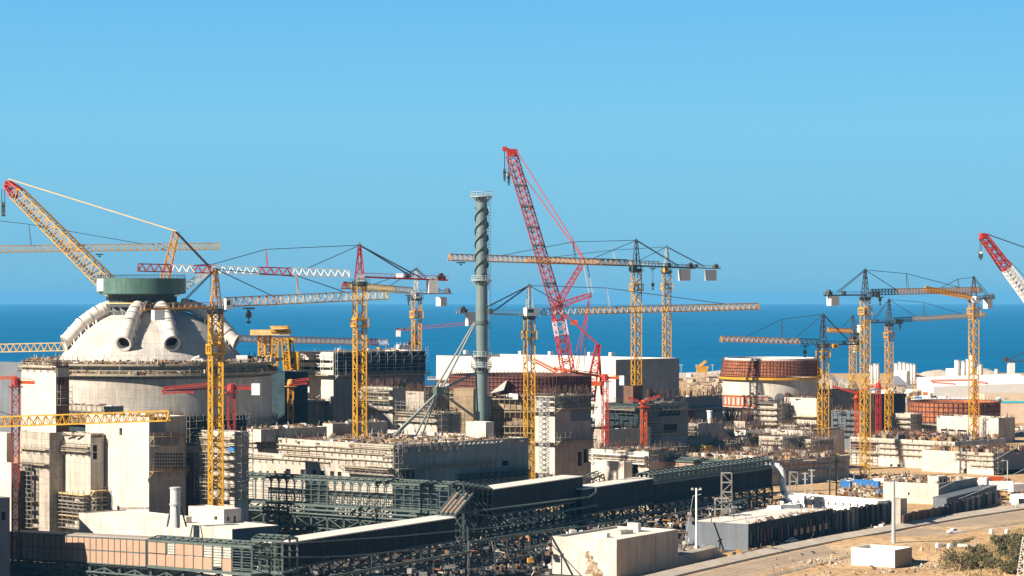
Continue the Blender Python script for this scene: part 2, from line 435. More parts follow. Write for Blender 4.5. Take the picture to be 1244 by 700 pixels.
# the headland: one sheet, coast on its far edge, low mounds at lower right
coast = [(-1800,1250),(-500,1320),(-250,1450),(-110,1600),(-30,1720),(60,1840),(150,1940),(215,1965),(300,1970),(420,1980),(620,1960),(900,1990),(1800,2000)]
def coast_y(x):
    for (x0,y0),(x1,y1) in zip(coast, coast[1:]):
        if x0 <= x <= x1: return lerp(y0, y1, (x-x0)/(x1-x0))
    return coast[-1][1]
def gz(x, y):
    z = 0.0
    t = max(0, min(1, (x-78)/45))*max(0, min(1, (640-y)/60))
    z += t*(1.3*math.sin(x*.11+y*.05)+1.0*math.sin(y*.16-x*.07)+1.2)
    return z
xs = [-1800+i*(1600/20) for i in range(20)] + [-200+i*4 for i in range(125)] + [300+i*100 for i in range(16)]
ys = [-80+i*40 for i in range(13)] + [440+i*4 for i in range(80)] + [760+i*30 for i in range(16)]
m = MB(); pts = []
for y in ys+[1240]:
    for x in xs: pts.append((x, y, gz(x, y)))
for x in xs: pts.append((x, coast_y(x), 0))
for x in xs: pts.append((x, coast_y(x)+14, -11))
k = len(xs); nr = len(ys)+3
m.add(pts, [(j*k+i, j*k+i+1, (j+1)*k+i+1, (j+1)*k+i) for j in range(nr-1) for i in range(k-1)])
m.build('ground', ground_mat(), smooth=True, label='dusty tan ground of the headland construction site', kind='structure')
# the road and its concrete barrier
def asph():
    return mk('dusty road', (.36,.27,.19), .9, .16, .12, c2=(.43,.32,.215), c2amt=.8, fine=.1)
bar_px = [(760,716),(840,696),(905,681),(960,669),(1015,658),(1060,650),(1090,644.5),(1130,637),(1180,628.5),(1244,619),(1330,610)]
bar = [G(x, y) for x, y in bar_px]
def offs(pts, d):
    out = []
    for i, p in enumerate(pts):
        t = (pts[min(i+1, len(pts)-1)]-pts[max(i-1, 0)]).normalized()
        out.append(p+V((t.y, -t.x, 0))*d)
    return out
def strip(m, A, B, z):
    for i in range(len(A)-1):
        m.quad(A[i]+UP*z, A[i+1]+UP*z, B[i+1]+UP*z, B[i]+UP*z)
m = MB(); strip(m, offs(bar, 1.2), offs(bar, 13.5), .01); strip(m, offs(bar,13.5), offs(bar,13.9), .01)
m.build('road', asph(), label='pale dusty haul road curving behind the concrete barrier', kind='structure')
m = MB()
for o0, w_ in ((3.6,.5),(5.4,.45),(8.2,.6),(10.1,.5),(6.9,.25)): strip(m, offs(bar, o0), offs(bar, o0+w_), .016)
m.build('road_wear', mk('tyre worn road', (.25,.18,.125), .9, .45, .25, fine=.25), label='darker tyre tracks worn along the haul road', kind='structure')
vm = mk('pale kerb concrete', (.56,.47,.37), .9, .15, .4, joint=(4.0,9.0,.6,.12), fine=.15)
m = MB(); A, B_ = offs(bar, -2.4), offs(bar, .5)
for i in range(len(bar)-1):
    a0, a1, b0, b1 = A[i], A[i+1], B_[i], B_[i+1]
    m.hexa([a0, a1, b1, b0, a0+UP*1.25, a1+UP*1.25, b1+UP*.42, b0+UP*.42])
m.build('road_barrier', vm, label='long pale sloping concrete kerb wall along the upper edge of the haul road', cat='barrier')
m = MB(); K = offs(bar, 17.5); K2 = offs(bar, 18.6)
for i in range(len(K)-1):
    m.hexa([K[i], K[i+1], K2[i+1], K2[i], K[i]+UP*.5, K[i+1]+UP*.45, K2[i+1]+UP*.1, K2[i]+UP*.1])
m.build('dirt_berm', debris1, label='low dirt berm along the lower edge of the road', cat='berm')

# ================================================================= UNIT WITH THE TALL DOME
UC = V((Xat(184,680), 680, 0)); S1 = 680/F
zz = lambda py: Zat(py, 680)
rx = lambda px: px*S1
U1 = thing('reactor_building', 'huge domed reactor building with sloping ducts round its dome and a green ring on top', 'reactor building', UC)
def f(m): m.lathe(UC, [(rx(146),0),(rx(146),zz(456)),(rx(140),zz(456)),(rx(140),zz(440)),(rx(112),zz(440))], 96)
part(f, 'containment_wall', conc, U1, True)
def f(m): m.lathe(UC, [(rx(114),zz(441)),(rx(110),zz(435)),(rx(102),zz(424)),(rx(92),zz(411.5)),(rx(80),zz(400)),(rx(66),zz(390)),(rx(50),zz(382)),(rx(34),zz(377)),(rx(10),zz(374)),(.01,zz(374))], 96)
part(f, 'dome', dome_m, U1, True)
def f(m):
    for (y, r0, r1, h) in ((452.5,146.5,153.5,.7),(447,139,150,.3),(441,112,150.5,.55)):
        m.lathe(UC, [(rx(r0),zz(y)),(rx(r1),zz(y)),(rx(r1),zz(y)+h),(rx(r0),zz(y)+h),(rx(r0),zz(y))], 96)
    for i in range(110):
        a = 2*PI*(i+R.random()*.5)/110
        for r, y0, y1 in ((152.5,452,445.5),(149.5,440,434.5)):
            p = UC+V((math.sin(a)*rx(r), -math.cos(a)*rx(r), 0)); m.beam(p+UP*zz(y0), p+UP*zz(y1+R.random()*2), .1, caps=False)
        if i % 2: p = UC+V((math.sin(a)*rx(146.2), -math.cos(a)*rx(146.2), zz(456))); q = UC+V((math.sin(a)*rx(153), -math.cos(a)*rx(153), zz(452))); m.beam(p, q, .16, caps=False)
    for y in (436.5, 448): m.lathe(UC, [(rx(149.3 if y < 440 else 152.3),zz(y)),(rx(149.7 if y < 440 else 152.7),zz(y)),(rx(149.7 if y < 440 else 152.7),zz(y)+.12),(rx(149.3 if y < 440 else 152.3),zz(y)+.12)], 96)
part(f, 'scaffold_deck', [plank], U1)
def f(m):
    m.lathe(UC, [(rx(146.3),zz(518)),(rx(153),zz(518)),(rx(153),zz(518)+.4),(rx(146.3),zz(518)+.4)], 96)
    for i in range(120):
        a = 2*PI*i/120
        for y in (518,):
            p = UC+V((math.sin(a)*rx(152.5), -math.cos(a)*rx(152.5), 0)); m.beam(p+UP*zz(521), p+UP*zz(505), .14, caps=False)
            q = UC+V((math.sin(a)*rx(146.3), -math.cos(a)*rx(146.3), 0)); m.beam(p+UP*zz(512), q+UP*zz(505), .12, caps=False)
    for y in (505,509,513): m.lathe(UC, [(rx(152.2),zz(y)),(rx(152.9),zz(y)),(rx(152.9),zz(y)+.16),(rx(152.2),zz(y)+.16)], 96)
part(f, 'scaffold_deck', [pole_m], U1)
# ring base and the green ring
RC = V((Xat(172,678), 678, 0)); z0 = zz
def f(m): m.lathe(RC, [(rx(38),zz(384)),(rx(38),zz(373)),(rx(44),zz(373)),(rx(44),zz(370)),(rx(40),zz(370)),(rx(40),zz(358)),(rx(20),zz(358))], 64)
part(f, 'ring_base', steeld, U1, True)
def f(m): m.lathe(RC, [(rx(44.5),zz(369)),(rx(45.3),zz(369)),(rx(45.3),zz(367.8)),(rx(44.5),zz(367.8))], 64)
part(f, 'ring_beam', yelp, U1)
def f(m): m.lathe(RC, [(rx(40),zz(358.5)),(rx(52.5),zz(357)),(rx(53.3),zz(357)),(rx(53.3),zz(338.5)),(rx(51.5),zz(338.5)),(rx(51.5),zz(355)),(rx(30),zz(356))], 96)
part(f, 'steel_ring', ringg, U1, True)
def f(m):
    n = 72
    for i in range(n):
        a, a2, am = 2*PI*i/n, 2*PI*(i+1)/n, 2*PI*(i+.5)/n
        D_ = lambda t, r, y: RC+V((math.sin(t)*rx(r), -math.cos(t)*rx(r), zz(y)))
        m.beam(D_(a,52.6,338.5), D_(a,52.6,334.5), .1, caps=False); m.beam(D_(a,52.6,334.5), D_(a2,52.6,334.5), .1, caps=False)
        if i % 2: m.beam(D_(a,42,367), D_(a,42,360), .16, caps=False)
part(f, 'ring_railing', steeld, U1)
def f(m):
    for i in range(20):
        a = 2*PI*i/20+.1
        d = V((math.sin(a), -math.cos(a), 0)); m.beam(RC+d*rx(41)+UP*zz(373), UC+d*rx(50)+UP*zz(387), .35); m.beam(RC+d*rx(41)+UP*zz(373), UC+V((math.sin(a+.14), -math.cos(a+.14), 0))*rx(47)+UP*zz(386), .28)
part(f, 'strut_ring', steell, U1)
for k in range(4):
    for sg in (-1, 1):
        a = k*PI/2+sg*math.radians(15.5)+.105
        d = V((math.sin(a), -math.cos(a), 0)); s_ = V((d.y, -d.x, 0))
        p0 = UC+d*rx(38)+UP*zz(370); p1 = UC+d*rx(50)+UP*zz(372); p2 = UC+d*rx(66)+UP*zz(379); pm = UC+d*rx(84)+UP*zz(392); p3 = UC+d*rx(101)+UP*zz(411); p4 = UC+d*rx(106)+UP*zz(415.5)
        m = MB(); r = 1.98
        for qa, qb, ra, rb in ((p0,p1,r*.9,r*.9),(p1,p2,r*.9,r*.94),(p2,pm,r*.94,r*.98),(pm,p3,r*.98,r)): m.tube(qa, qb, ra, rb, n=24, caps=False)
        n = 24; mo = d*.93-UP*.37; mo.normalize(); u = mo.cross(UP).normalized(); v = u.cross(mo)
        ax = (p3-pm).normalized(); u0 = ax.cross(UP).normalized(); v0 = u0.cross(ax)
        ring = lambda c, rr, uu=u, vv=v: [c+(uu*math.cos(2*PI*i/n)+vv*math.sin(2*PI*i/n))*rr for i in range(n)]
        K = [ring(p3, r, u0, v0), ring(p4, r+.02), ring(p4, r+.28), ring(p4+mo*.18, r+.28), ring(p4+mo*.18, r-.2), ring(p4-mo*1.8, r-.25)]
        m.add([p for k_ in K for p in k_], [(j*n+i, j*n+(i+1)%n, (j+1)*n+(i+1)%n, (j+1)*n+i) for j in range(5) for i in range(n)])
        duct = m.build('air_duct', duct_m, U1, True)
        part(lambda q: q.tube(p4-mo*1.8, p4-mo*1.6, r-.2, n=20), 'duct_mouth', blackm, duct)
        for (qa, qb, t, rr_) in ((p1,p2,.6,.93),(p2,pm,.45,.97),(pm,p3,.1,.99),(pm,p3,.62,1.0)):
            c = lerp(qa, qb, t); x_ = (qb-qa).normalized()
            part(lambda q: (q.tube(c-x_*.22, c-x_*.06, r*rr_+.16, n=24), q.tube(c+x_*.06, c+x_*.22, r*rr_+.16, n=24), q.tube(c-x_*.08, c+x_*.08, r*rr_+.05, n=24)), 'duct_flange', steell if t == .45 else duct_m, duct)
        def f(q):
            for t in (.12, .38, .64, .88):
                c = lerp(p2, pm, t*2) if t < .5 else lerp(pm, p3, t*2-1)
                for w in (-1.5, 1.5):
                    base = UC+d*((c-UC).xy.length-.9); base.z = c.z-4.6
                    q.beam(c+s_*w-UP*.6, base+s_*w*1.5, .5); q.beam(c+s_*w+ax*1.4-UP*.9, base+s_*w*1.5, .35)
                q.beam(c+s_*1.9-UP*1.2, c-s_*1.9-UP*1.2, .5)
        part(f, 'duct_bracket', duct_m, duct)
part(lambda m: m.obb(P(117.5,354,670), V((2.2,0,0)), V((0,6,0)), UP*3.5), 'cable_cabinet', whitep, U1)
# boxes on the dome shoulder
o = MB(); pb = P(192, 376, 653); o.box(pb-UP*1.0, 3.0, 2.4, 3.8, .5); o.build('ventilation_box', [whitep], label='grey ribbed box hanging under the ring between two ducts', cat='box')
def ring_pt(r0, r1, py):
    def g():
        a = R.uniform(-PI*.75, PI*.75); r = rx(R.uniform(r0, r1)); return UC+V((math.sin(a)*r, -math.cos(a)*r, zz(py)+.4))
    return g
heap('planks, packs and cables strewn round the foot of the dome', ring_pt(116, 150, 440.5), 650, .3, 1.3, wts=[16,26,20,4,14,18,2,2,1])
heap('formwork brackets and timber along the lower deck of the dome', ring_pt(142, 153, 451.5), 420, .3, 1.2, wts=[12,26,20,5,14,18,1,1,0])
o = MB(); pb = UC+V((math.sin(1.0), -math.cos(1.0), 0))*rx(132)+UP*zz(440); o.tube(pb+UP*1.2, pb+V((3,.5,1.2)), 1.1, n=14); o.box(pb+V((1.5,.2,.2)), 3, 1, .4); o.build('spare_duct', duct_m, label='white duct piece lying on the dome deck beside the yellow mast', cat='duct')
o = MB(); pb = UC+V((math.sin(.52), -math.cos(.52), 0))*rx(128)+UP*(zz(440)+.4); o.obb(pb, V((2.6,.6,.4)), V((-.3,1.0,.1)), UP*.9); o.obb(pb+V((.4,.1,.9)), V((1.6,.3,.6)), V((-.2,.8,.1)), UP*.5); o.build('covered_pallet', whitep, label='pale sheeted pallet lying on the deck at the right foot of the dome', cat='pallet')

# ---- buildings round the domed unit
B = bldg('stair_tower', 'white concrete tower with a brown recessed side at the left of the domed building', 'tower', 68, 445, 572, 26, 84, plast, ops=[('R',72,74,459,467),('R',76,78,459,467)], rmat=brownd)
screen(B, 'R', 69, 83, 447, 458, concg); rebar(B, 90, 1.3); heap('rebar and timber left on the roof of the white stair tower', on_roof(B), 90, .4, 1.5)
ledge(B, 'L', 26, 67, 446, .9); scaff(B, 'R', 69, 83, 476, 492)
B = bldg('annex', 'low concrete annex with scaffold bands under the reactor cylinder', 'annex', 126, 494, 606, 34, 150, concs)
scaff(B, 'L', 40, 124, 496, 514, decks=.9); ledge(B, 'L', 38, 125, 503, 1.1); ledge(B, 'L', 38, 125, 509, 1.1); screen(B, 'L', 44, 124, 513, 532, darkt, 'netting', .3)
heap('formwork packs on the annex roof below the reactor wall', on_roof(B), 90, .4, 1.8)
B = bldg('annex', 'cream concrete block wrapped in plank scaffolding near the red hoist mast', 'building', 110, 527, 565, 58, 126, conc, ops=[('R',113,118,541,549),('R',113,118,550,558),('R',114,116,596,600),('R',118,120,596,600),('R',114,116,614,618)])
BL = B
ledge(B, 'L', 58, 109, 546, 1.2); ledge(B, 'L', 60, 109, 541, .7); scaff(B, 'L', 58, 109, 600, 640, 1.6, decks=.95); scaff(B, 'R', 111, 126, 598, 640, 1.6)
for y, m_ in ((597,yelp), (606,plank), (614,plank), (623,yelp)): ledge(B, 'L', 57, 109.5, y, 1.7, m_, False, .22); ledge(B, 'R', 110.5, 126, y, 1.5, m_, False, .22)
heap('coiled hose and timber on top of the cream scaffolded block', on_roof(B, (0,1), (.0,.5)), 60, .4, 1.6)
B = bldg('annex', 'narrow concrete bay with tall columns behind the red hoist mast', 'building', 60, 526, 570, 22, 80, concs, ops=[('L',33,36,572,636),('L',41,44,570,636)])
ledge(B, 'L', 26, 59, 545, 1.0); ledge(B, 'L', 26, 59, 563, 1.3); scaff(B, 'L', 30, 46, 566, 640, 1.6, decks=.6)
B = bldg('concrete_block', 'bare concrete corner block at the left edge above the dark wall', 'building', 8, 526, 577, -45, 17, plast)
B = bldg('concrete_block', 'lower cream concrete block at the left edge under the bare corner block', 'building', 14, 563, 572, -45, 22, plast)
B = bldg('workshop', 'grey plastered workshop at the bottom left corner', 'building', -14, 606, 500, -70, 12, slate, ops=[('R',2,7,622,632)])
part(lambda m: m.obb(V((-152,506,0)), V((35,0,0)), V((0,24,0)), UP*26.0), 'unseen_shade_block', slate, B.root)  # unseen block added left of the frame to shade the gallery
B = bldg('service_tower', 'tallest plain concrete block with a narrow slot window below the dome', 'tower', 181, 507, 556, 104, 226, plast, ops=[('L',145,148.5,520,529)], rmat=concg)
TB = B
screen(B, 'R', 182, 200, 509, 526, slate, 'patch_panel', .02, .06); ledge(B, 'R', 182, 225, 532, 1.4, timber); ledge(B, 'R', 182, 225, 574, 1.4, timber); scaff(B, 'R', 182, 214, 534, 541, decks=.8, lift=1.2)
heap('planks left on the roof of the tall plain block', on_roof(B), 50, .4, 1.5)
for i in range(46): pass
m = MB(); d, n = face_frame(B, 'R')
for i in range(11):
    for j in range(5):
        u, z = B.uz('R', 188+i*3.2, 553+j*4.0); m.obb(B.C+d*u+n*.01+UP*z, d*.35, n*.12, UP*.45)
m.build('formwork_socket', blackm, B.root)
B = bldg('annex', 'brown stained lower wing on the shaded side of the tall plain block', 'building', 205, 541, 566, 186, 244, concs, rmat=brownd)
screen(B, 'R', 206, 243, 543, 552, concg); ledge(B, 'R', 206, 243, 556, 1.3, timber)
B = bldg('annex', 'dark open bay with a steel window frame right of the tall plain block', 'building', 222, 508, 600, 205, 300, darkt, ops=[('R',228,243,512,523),('R',248,262,512,523)])
rebar(B, 60, 1.4); scaff(B, 'R', 226, 298, 512, 545, decks=.4)
B = bldg('scaffolded_tower', 'pale tower in heavy scaffolding behind the tallest yellow mast', 'tower', 286, 525, 556, 243, 302, conc, ops=[('L',273,276,529,532)])
for y in (532, 540, 548, 557, 566, 577, 590): ledge(B, 'L', 243, 285, y, 1.1, plank, y % 2 == 0)
scaff(B, 'L', 243, 285, 556, 606, 1.4); scaff(B, 'R', 287, 301, 530, 606, 1.6, decks=.9)
heap('orange and grey formwork on top of the scaffolded tower', on_roof(B), 60, .4, 1.6)
o = MB(); q = P(278, 550, 550); o.obb(q, V((1.3,-.8,.5)), V((.4,.6,.1)), UP*.7); o.obb(q+UP*.7, V((.8,-.3,.3)), V((.3,.4,0)), UP*.4); o.build('tarpaulin_bundle', bluet, label='blue tarpaulin bundle hung in the scaffold beside the yellow mast', cat='tarpaulin')

# ================================================================= LONG SCAFFOLDED HALL WITH THE STACK
A_ops = [('L', x, x+2.4, 572, 576.5) for x in (306,315,324,333,345)] + [('L', x, x+w, 569.5+i*.7, 577+i*.7) for i, (x, w) in enumerate(((347,6),(365,5.5),(379,5),(388,6),(401,5),(410,5)))] + [('R', x, x+4, 572, 582) for x in (488,494,500)] + [('R', 610, 618, 560, 566)]
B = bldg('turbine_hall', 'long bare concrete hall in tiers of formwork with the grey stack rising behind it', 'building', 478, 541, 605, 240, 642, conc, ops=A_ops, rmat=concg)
HA = B
def tiers(B, f, x0, x1, ys, dep=.75, mat=None, broken=True):
    for i, y in enumerate(ys):
        a = x0
        while a < x1-2:
            b = min(x1, a+R.uniform(25, 60)) if broken else x1
            if R.random() < .88:
                xc = B_cx(B); slope = 0
                ledge(B, f, a, b, y_on(B, f, a, y)+R.choice((0,0,1.2,-1.0)), dep, mat, R.random() < .35, .2)
            a = b
def B_cx(B): return CX+B.C.x/B.C.y*F
def y_on(B, f, x, y):
    """pixel row at column x of the level line that passes row y at the corner"""
    z = Zat(y, B.C.y); d = B.l if f == 'L' else B.r; Y = B.C.y+B.solve(d, x)*d.y
    return HY+(EYE-z)*F/Y
tiers(HA, 'L', 300, 477, (548, 555, 562.5, 569), .6)
scaff(HA, 'L', 424, 478, 566, 576, 1.6, decks=.9); ledge(HA, 'L', 418, 478, y_on(HA,'L',418,571), 2.0); ledge(HA, 'R', 479, 511, 571, 1.6)
scaff(HA, 'R', 479, 514, 543, 549, .9, decks=.3); scaff(HA, 'R', 519, 560, 540, 547, .9, decks=.2); ledge(HA, 'R', 513, 600, y_on(HA,'R',513,571), .8, timber); ledge(HA, 'R', 556, 640, y_on(HA,'R',556,583), 1.6, steeld); ledge(HA, 'R', 556, 640, y_on(HA,'R',556,589), 1.6, steeld)
scaff(HA, 'L', 243, 300, 533, 600, 1.6, decks=.6); scaff(HA, 'R', 479, 484, 545, 590, 1.3, decks=.5)
m = MB(); d, n = face_frame(HA, 'R')
for i in range(10):
    u, z = HA.uz('R', 556+i*5.4, y_on(HA,'R',556+i*5.4,546)); m.beam(HA.C+d*u+UP*z+n*.05, HA.C+d*(u+.9)+UP*(z+.5)+n*.5, .3)
m.build('lifting_lug', debrisw, HA.root)
heap('dense spread of planks, packs and panels over the roof of the tiered hall', on_roof(HA, (.0,.62), (.0,.8)), 520, .5, 2.4)
heap('piled formwork towards the stack end of the hall roof', on_roof(HA, (.0,.3), (.5,1)), 150, .5, 2.4)
rebar(HA, 140, 1.2)
zr = HA.zr
B = bldg('roof_wall', 'half built pale wall with a shaded long side on the hall roof', 'wall', 317, 522, 634, 292, 397, plast, zb=zr, par=.4, rmat=concg)
heap('slabs on top of the half built pale roof wall', on_roof(B), 80, .4, 1.8)
B = bldg('roof_wall', 'grey slab wall with a bright wedge end in the middle of the hall roof', 'wall', 404, 515, 656, 392, 471, plast, zb=zr, par=.3, rmat=concg)
heap('planks on top of the grey slab roof wall', on_roof(B), 30, .4, 1.2)
B = bldg('stack_plinth', 'pale concrete plinth block under the grey green stack', 'plinth', 590, 513, 640, 566, 600, plast, zb=zr, par=.2)
ps = P(585, 514, 650); zt = Zat(238, 650); rr = 1.5
ST = thing('vent_stack', 'very tall grey green ventilation stack with spiral strakes and ring platforms', 'stack', ps)
part(lambda m: m.tube(ps-UP*.6, V((ps.x,ps.y,zt)), rr+.15, rr, 28), 'shaft', stackm, ST, True)
for (y, w) in ((239.5, 1.9), (341, 1.7), (433, 1.6), (446, 1.8)):
    z = Zat(y, 650); c = V((ps.x, ps.y, 0))
    def f(m):
        m.lathe(c, [(rr+.1,z),(rr+w*.75,z),(rr+w*.75,z+.25),(rr+.1,z+.25)], 24)
        for i in range(14):
            a = 2*PI*i/14; d = V((math.sin(a), -math.cos(a), 0)); m.beam(c+d*(rr+w*.72)+UP*z, c+d*(rr+w*.72)+UP*(z+1.3), .12, caps=False); m.beam(c+d*(rr+.05)+UP*(z-1.3), c+d*(rr+w*.7)+UP*z, .18, caps=False)
        for h in (.65, 1.3): m.lathe(c, [(rr+w*.70,z+h),(rr+w*.74,z+h),(rr+w*.74,z+h+.1),(rr+w*.70,z+h+.1)], 24)
    part(f, 'platform', steell, ST)
def f(m):
    for k in range(3):
        pr = None
        for i in range(90):
            t = i/89; z = lerp(Zat(334,650), Zat(252,650), t); a = t*2*PI*1.7+k*2*PI/3
            q = V((ps.x+math.sin(a)*(rr+.22), ps.y-math.cos(a)*(rr+.22), z))
            if pr: m.beam(pr, q, .32, .18)
            pr = q
part(f, 'strake', steeld, ST)
def f(m):
    c = V((ps.x+rr+.45, ps.y-.3, 0))
    for s in (-.3, .3): m.beam(c+V((0,s,Zat(512,650))), c+V((0,s,zt-.5)), .11)
    for i in range(70):
        z = lerp(Zat(512,650), zt-1, i/69); m.beam(c+V((-.6,0,z)), c+V((.5,0,z)), .09, caps=False)
    m.beam(c+V((.5,0,Zat(505,650))), c+V((.5,0,zt-1)), .08)
part(f, 'ladder', steell, ST)
nd = P(533, 475, 643); zrf = zr
def onroof(px, py): 
    q = G(px, py, zrf); return q
def f(m):
    for s in (-.9, .9):
        m.tube(nd+V((s,0,.5)), P(577+s, 392, 650), .27, n=8); 
    m.tube(nd+V((.8,0,.3)), P(583, 451, 650), .36, n=8); m.tube(nd+V((.8,0,-.6)), P(584, 512, 685), .36, n=8)
    for (x, y) in ((478,526),(474,525),(503,523),(511,527)): m.tube(nd-V((.2,0,.3)), V((Xat(x,650),650+(x-490)*.15,zrf)), .27, n=8)
part(f, 'brace', mk('brace paint', (.20,.23,.23), .5, .12, .4), ST)
part(lambda m: m.box(nd, 2.2, 2.0, 2.0, .5), 'brace_node', steelg, ST)
for z in (Zat(392,650), Zat(451,650)): part(lambda m: m.lathe(V((ps.x,ps.y,0)), [(rr+.05,z-.5),(rr+.35,z-.5),(rr+.35,z+.5),(rr+.05,z+.5)], 20), 'brace_collar', steelg, ST)

# ================================================================= LEFT BACKGROUND HALLS
B = bldg('auxiliary_hall', 'tall grey hall with a dark caged top storey behind the red headed crane', 'building', 405, 428, 745, 357, 516, plast, ops=[('L',358,404,437,441.5),('L',358,404,445,450)], rmat=slate2)
screen(B, 'R', 406, 516, 428.5, 455, darks, 'cage_cladding', .1, .2)
scaff(B, 'R', 406, 516, 429, 456, 1.0, .5, 3.4, 2.2, steell, decks=.15); ledge(B, 'R', 406, 518, 457, 2.0, plank); ledge(B, 'L', 357, 405, 455, 2.0, plank); scaff(B, 'L', 358, 405, 434, 456, .9, .3, 4.2, 2.4, whitep, decks=0)
heap('pallets on the roof edge of the caged hall', on_roof(B, (0,1), (0,1), B.zt), 26, .4, 1.4)
B = bldg('auxiliary_tower', 'pale scaffolded block standing before the grey caged hall', 'tower', 477, 471, 708, 438, 493, conc, rmat=concg)
scaff(B, 'L', 440, 477, 473, 497, 1.2); scaff(B, 'R', 478, 492, 500, 524, .9)
for y in (476, 486, 497): ledge(B, 'L', 440, 477, y, 1.5)
rebar(B, 110, 2.2); heap('packs on the roof of the block before the caged hall', on_roof(B), 40, .4, 1.6)
B = bldg('auxiliary_block', 'dark lower block cluttered with netting left of the brace struts', 'building', 515, 476, 732, 492, 546, concs, rmat=concg)
rebar(B, 120, 2.0); scaff(B, 'R', 516, 545, 478, 505, 1.2); heap('brown formwork on the dark netted block', on_roof(B), 70, .4, 2)
B = bldg('pump_house', 'low cream building with plank ledges under the brace struts', 'building', 531, 502, 697, 482, 560, conc)
for y in (504, 511): ledge(B, 'L', 482, 531, y, 1.2)
scaff(B, 'R', 532, 560, 503, 524, 1.2, decks=.9); scaff(B, 'L', 484, 530, 492, 502, 1.0); rebar(B, 80, 1.6)
heap('timber on the roof of the low cream building', on_roof(B), 70, .4, 2)
B = bldg('concrete_stub', 'orange stained concrete stub behind the brace node', 'building', 534, 471, 770, 514, 552, conct)
B = bldg('duct_house', 'dark teal windowless block right behind the domed building', 'building', 346, 452, 728, 328, 374, darkt, par=.2)
ledge(B, 'R', 347, 373, 466, 1.2, steeld)
B = bldg('auxiliary_block', 'dark low building at the right foot of the domed building', 'building', 340, 487, 735, 326, 404, concs, rmat=concg)
ledge(B, 'R', 341, 402, 490, 2.0, steeld); rebar(B, 60, 1.4); scaff(B, 'R', 342, 402, 498, 520, 1.0, decks=.3); heap('grey steel parts on the dark low building', on_roof(B), 60, .4, 1.6)
B = bldg('auxiliary_hall', 'dark slate hall at the far left edge behind the white stair tower', 'building', 28, 442, 930, -60, 60, slate, rmat=darks)
heap('grey site clutter at the far left edge behind the stair tower', lambda: V((Xat(R.uniform(-10,30),760), R.uniform(720,800), 0)), 60, 1, 4, hmax=5)
# yellow gantry crane behind the dome
gd = 745; q = P(336, 452, gd)
GY = thing('gantry_crane', 'yellow gantry crane with lattice legs and a machine box behind the dome', 'gantry crane', V((q.x, q.y, 0)))
def gp(x, y, dy=0): return P(x, y, gd)+V((0, dy, 0))
for (x0, x1, ya, yb, dy) in ((335,333,411,456,0),(346,350,411,460,0),(317,317,404,450,3),(323,323,407,450,6)):
    part(lambda m: m.lattice(gp(x1, yb, dy), gp(x0, ya, dy), 1.9, 1.9, 9, .5, .26), 'leg', yel, GY)
part(lambda m: (m.beam(gp(304,404), gp(352,404), 1.3, 1.7), m.beam(gp(304,404,5), gp(352,404,5), 1.2, 1.4)), 'bridge_girder', yelp, GY)
part(lambda m: m.obb(gp(329,404)-V((0,1,0)), V((5.2,0,0)), V((0,7,0)), UP*2.0), 'trolley_house', yel, GY)
part(lambda m: m.hexa([gp(328,404)-V((0,2,0))+UP*2, gp(351,404)-V((0,2,0))+UP*1.2, gp(351,404,7)+UP*1.2, gp(328,404,7)+UP*2, gp(332,400.4)-V((0,2,0)), gp(343,400)-V((0,2,0)), gp(343,400,7), gp(332,400.4,7)]), 'trolley_roof', yelp, GY)
part(lambda m: (m.obb(gp(343.5,450), V((4.8,0,0)), V((0,6,0)), UP*5.7), m.beam(gp(352,428), gp(352,415), .8), m.beam(gp(357,428), gp(357,415), .4), m.obb(gp(348,416), V((2.2,0,0)), V((0,3,0)), UP*1.4)), 'machine_house', yel, GY)
part(lambda m: m.obb(gp(353,442)-V((0,.06,0)), V((.9,0,0)), V((0,.05,0)), UP*1.7), 'house_opening', blackm, GY)
part(lambda m: m.beam(gp(306,438,2), gp(336,433,2), 1.2, 1.5), 'lower_girder', yelp, GY)
part(lambda m: m.tube(V((q.x,q.y+2,0)), V((q.x,q.y+2,Zat(458,gd))), 3.0, n=16), 'pedestal', darks, GY)
# ================================================================= SECOND UNIT (dark rusty ring)
C2 = V((Xat(632,762), 762, 0)); S2 = 762/F
z2 = lambda y: Zat(y, 762)
U2 = thing('reactor_building', 'half built round reactor with a dark rust ring behind the tall grey stack', 'reactor building', C2)
def f(m): m.lathe(C2, [(84*S2,0),(84*S2,z2(512)),(88*S2,z2(512)),(88*S2,z2(508)),(83*S2,z2(508)),(83*S2,z2(494)),(86*S2,z2(494)),(86*S2,z2(480)),(70*S2,z2(480))], 80)
part(f, 'containment_wall', conct, U2, True)
def f(m): m.lathe(C2, [(85*S2,z2(479)),(85*S2,z2(455)),(83.6*S2,z2(455)),(83.6*S2,z2(478))], 80)
part(f, 'formwork_ring', rustd, U2, True)
def f(m):
    for i in range(110):
        a = 2*PI*i/110; d = V((math.sin(a), -math.cos(a), 0)); m.beam(C2+d*86.3*S2+UP*z2(482), C2+d*86.3*S2+UP*(z2(454)+R.random()), .17, caps=False)
    for y in (476,471,466,461,457): m.lathe(C2, [(86*S2,z2(y)),(86.7*S2,z2(y)),(86.7*S2,z2(y)+.22),(86*S2,z2(y)+.22)], 80)
part(f, 'ring_stiffener', mk('rust brown steel', (.17,.06,.05), .8, .25, .5), U2)
def f(m):
    for (y, r0, r1) in ((482,86,92),(497,84,90),(514,84,91),(522,84,90)):
        m.lathe(C2, [(r0*S2,z2(y)),(r1*S2,z2(y)),(r1*S2,z2(y)+.35),(r0*S2,z2(y)+.35),(r0*S2,z2(y))], 80)
        for i in range(90):
            a = 2*PI*i/90; d = V((math.sin(a), -math.cos(a), 0)); m.beam(C2+d*(r1-.5)*S2+UP*z2(y+6), C2+d*(r1-.5)*S2+UP*(z2(y-4)+R.random()*.8), .13, caps=False)
part(f, 'scaffold_deck', plank, U2)
o = MB()
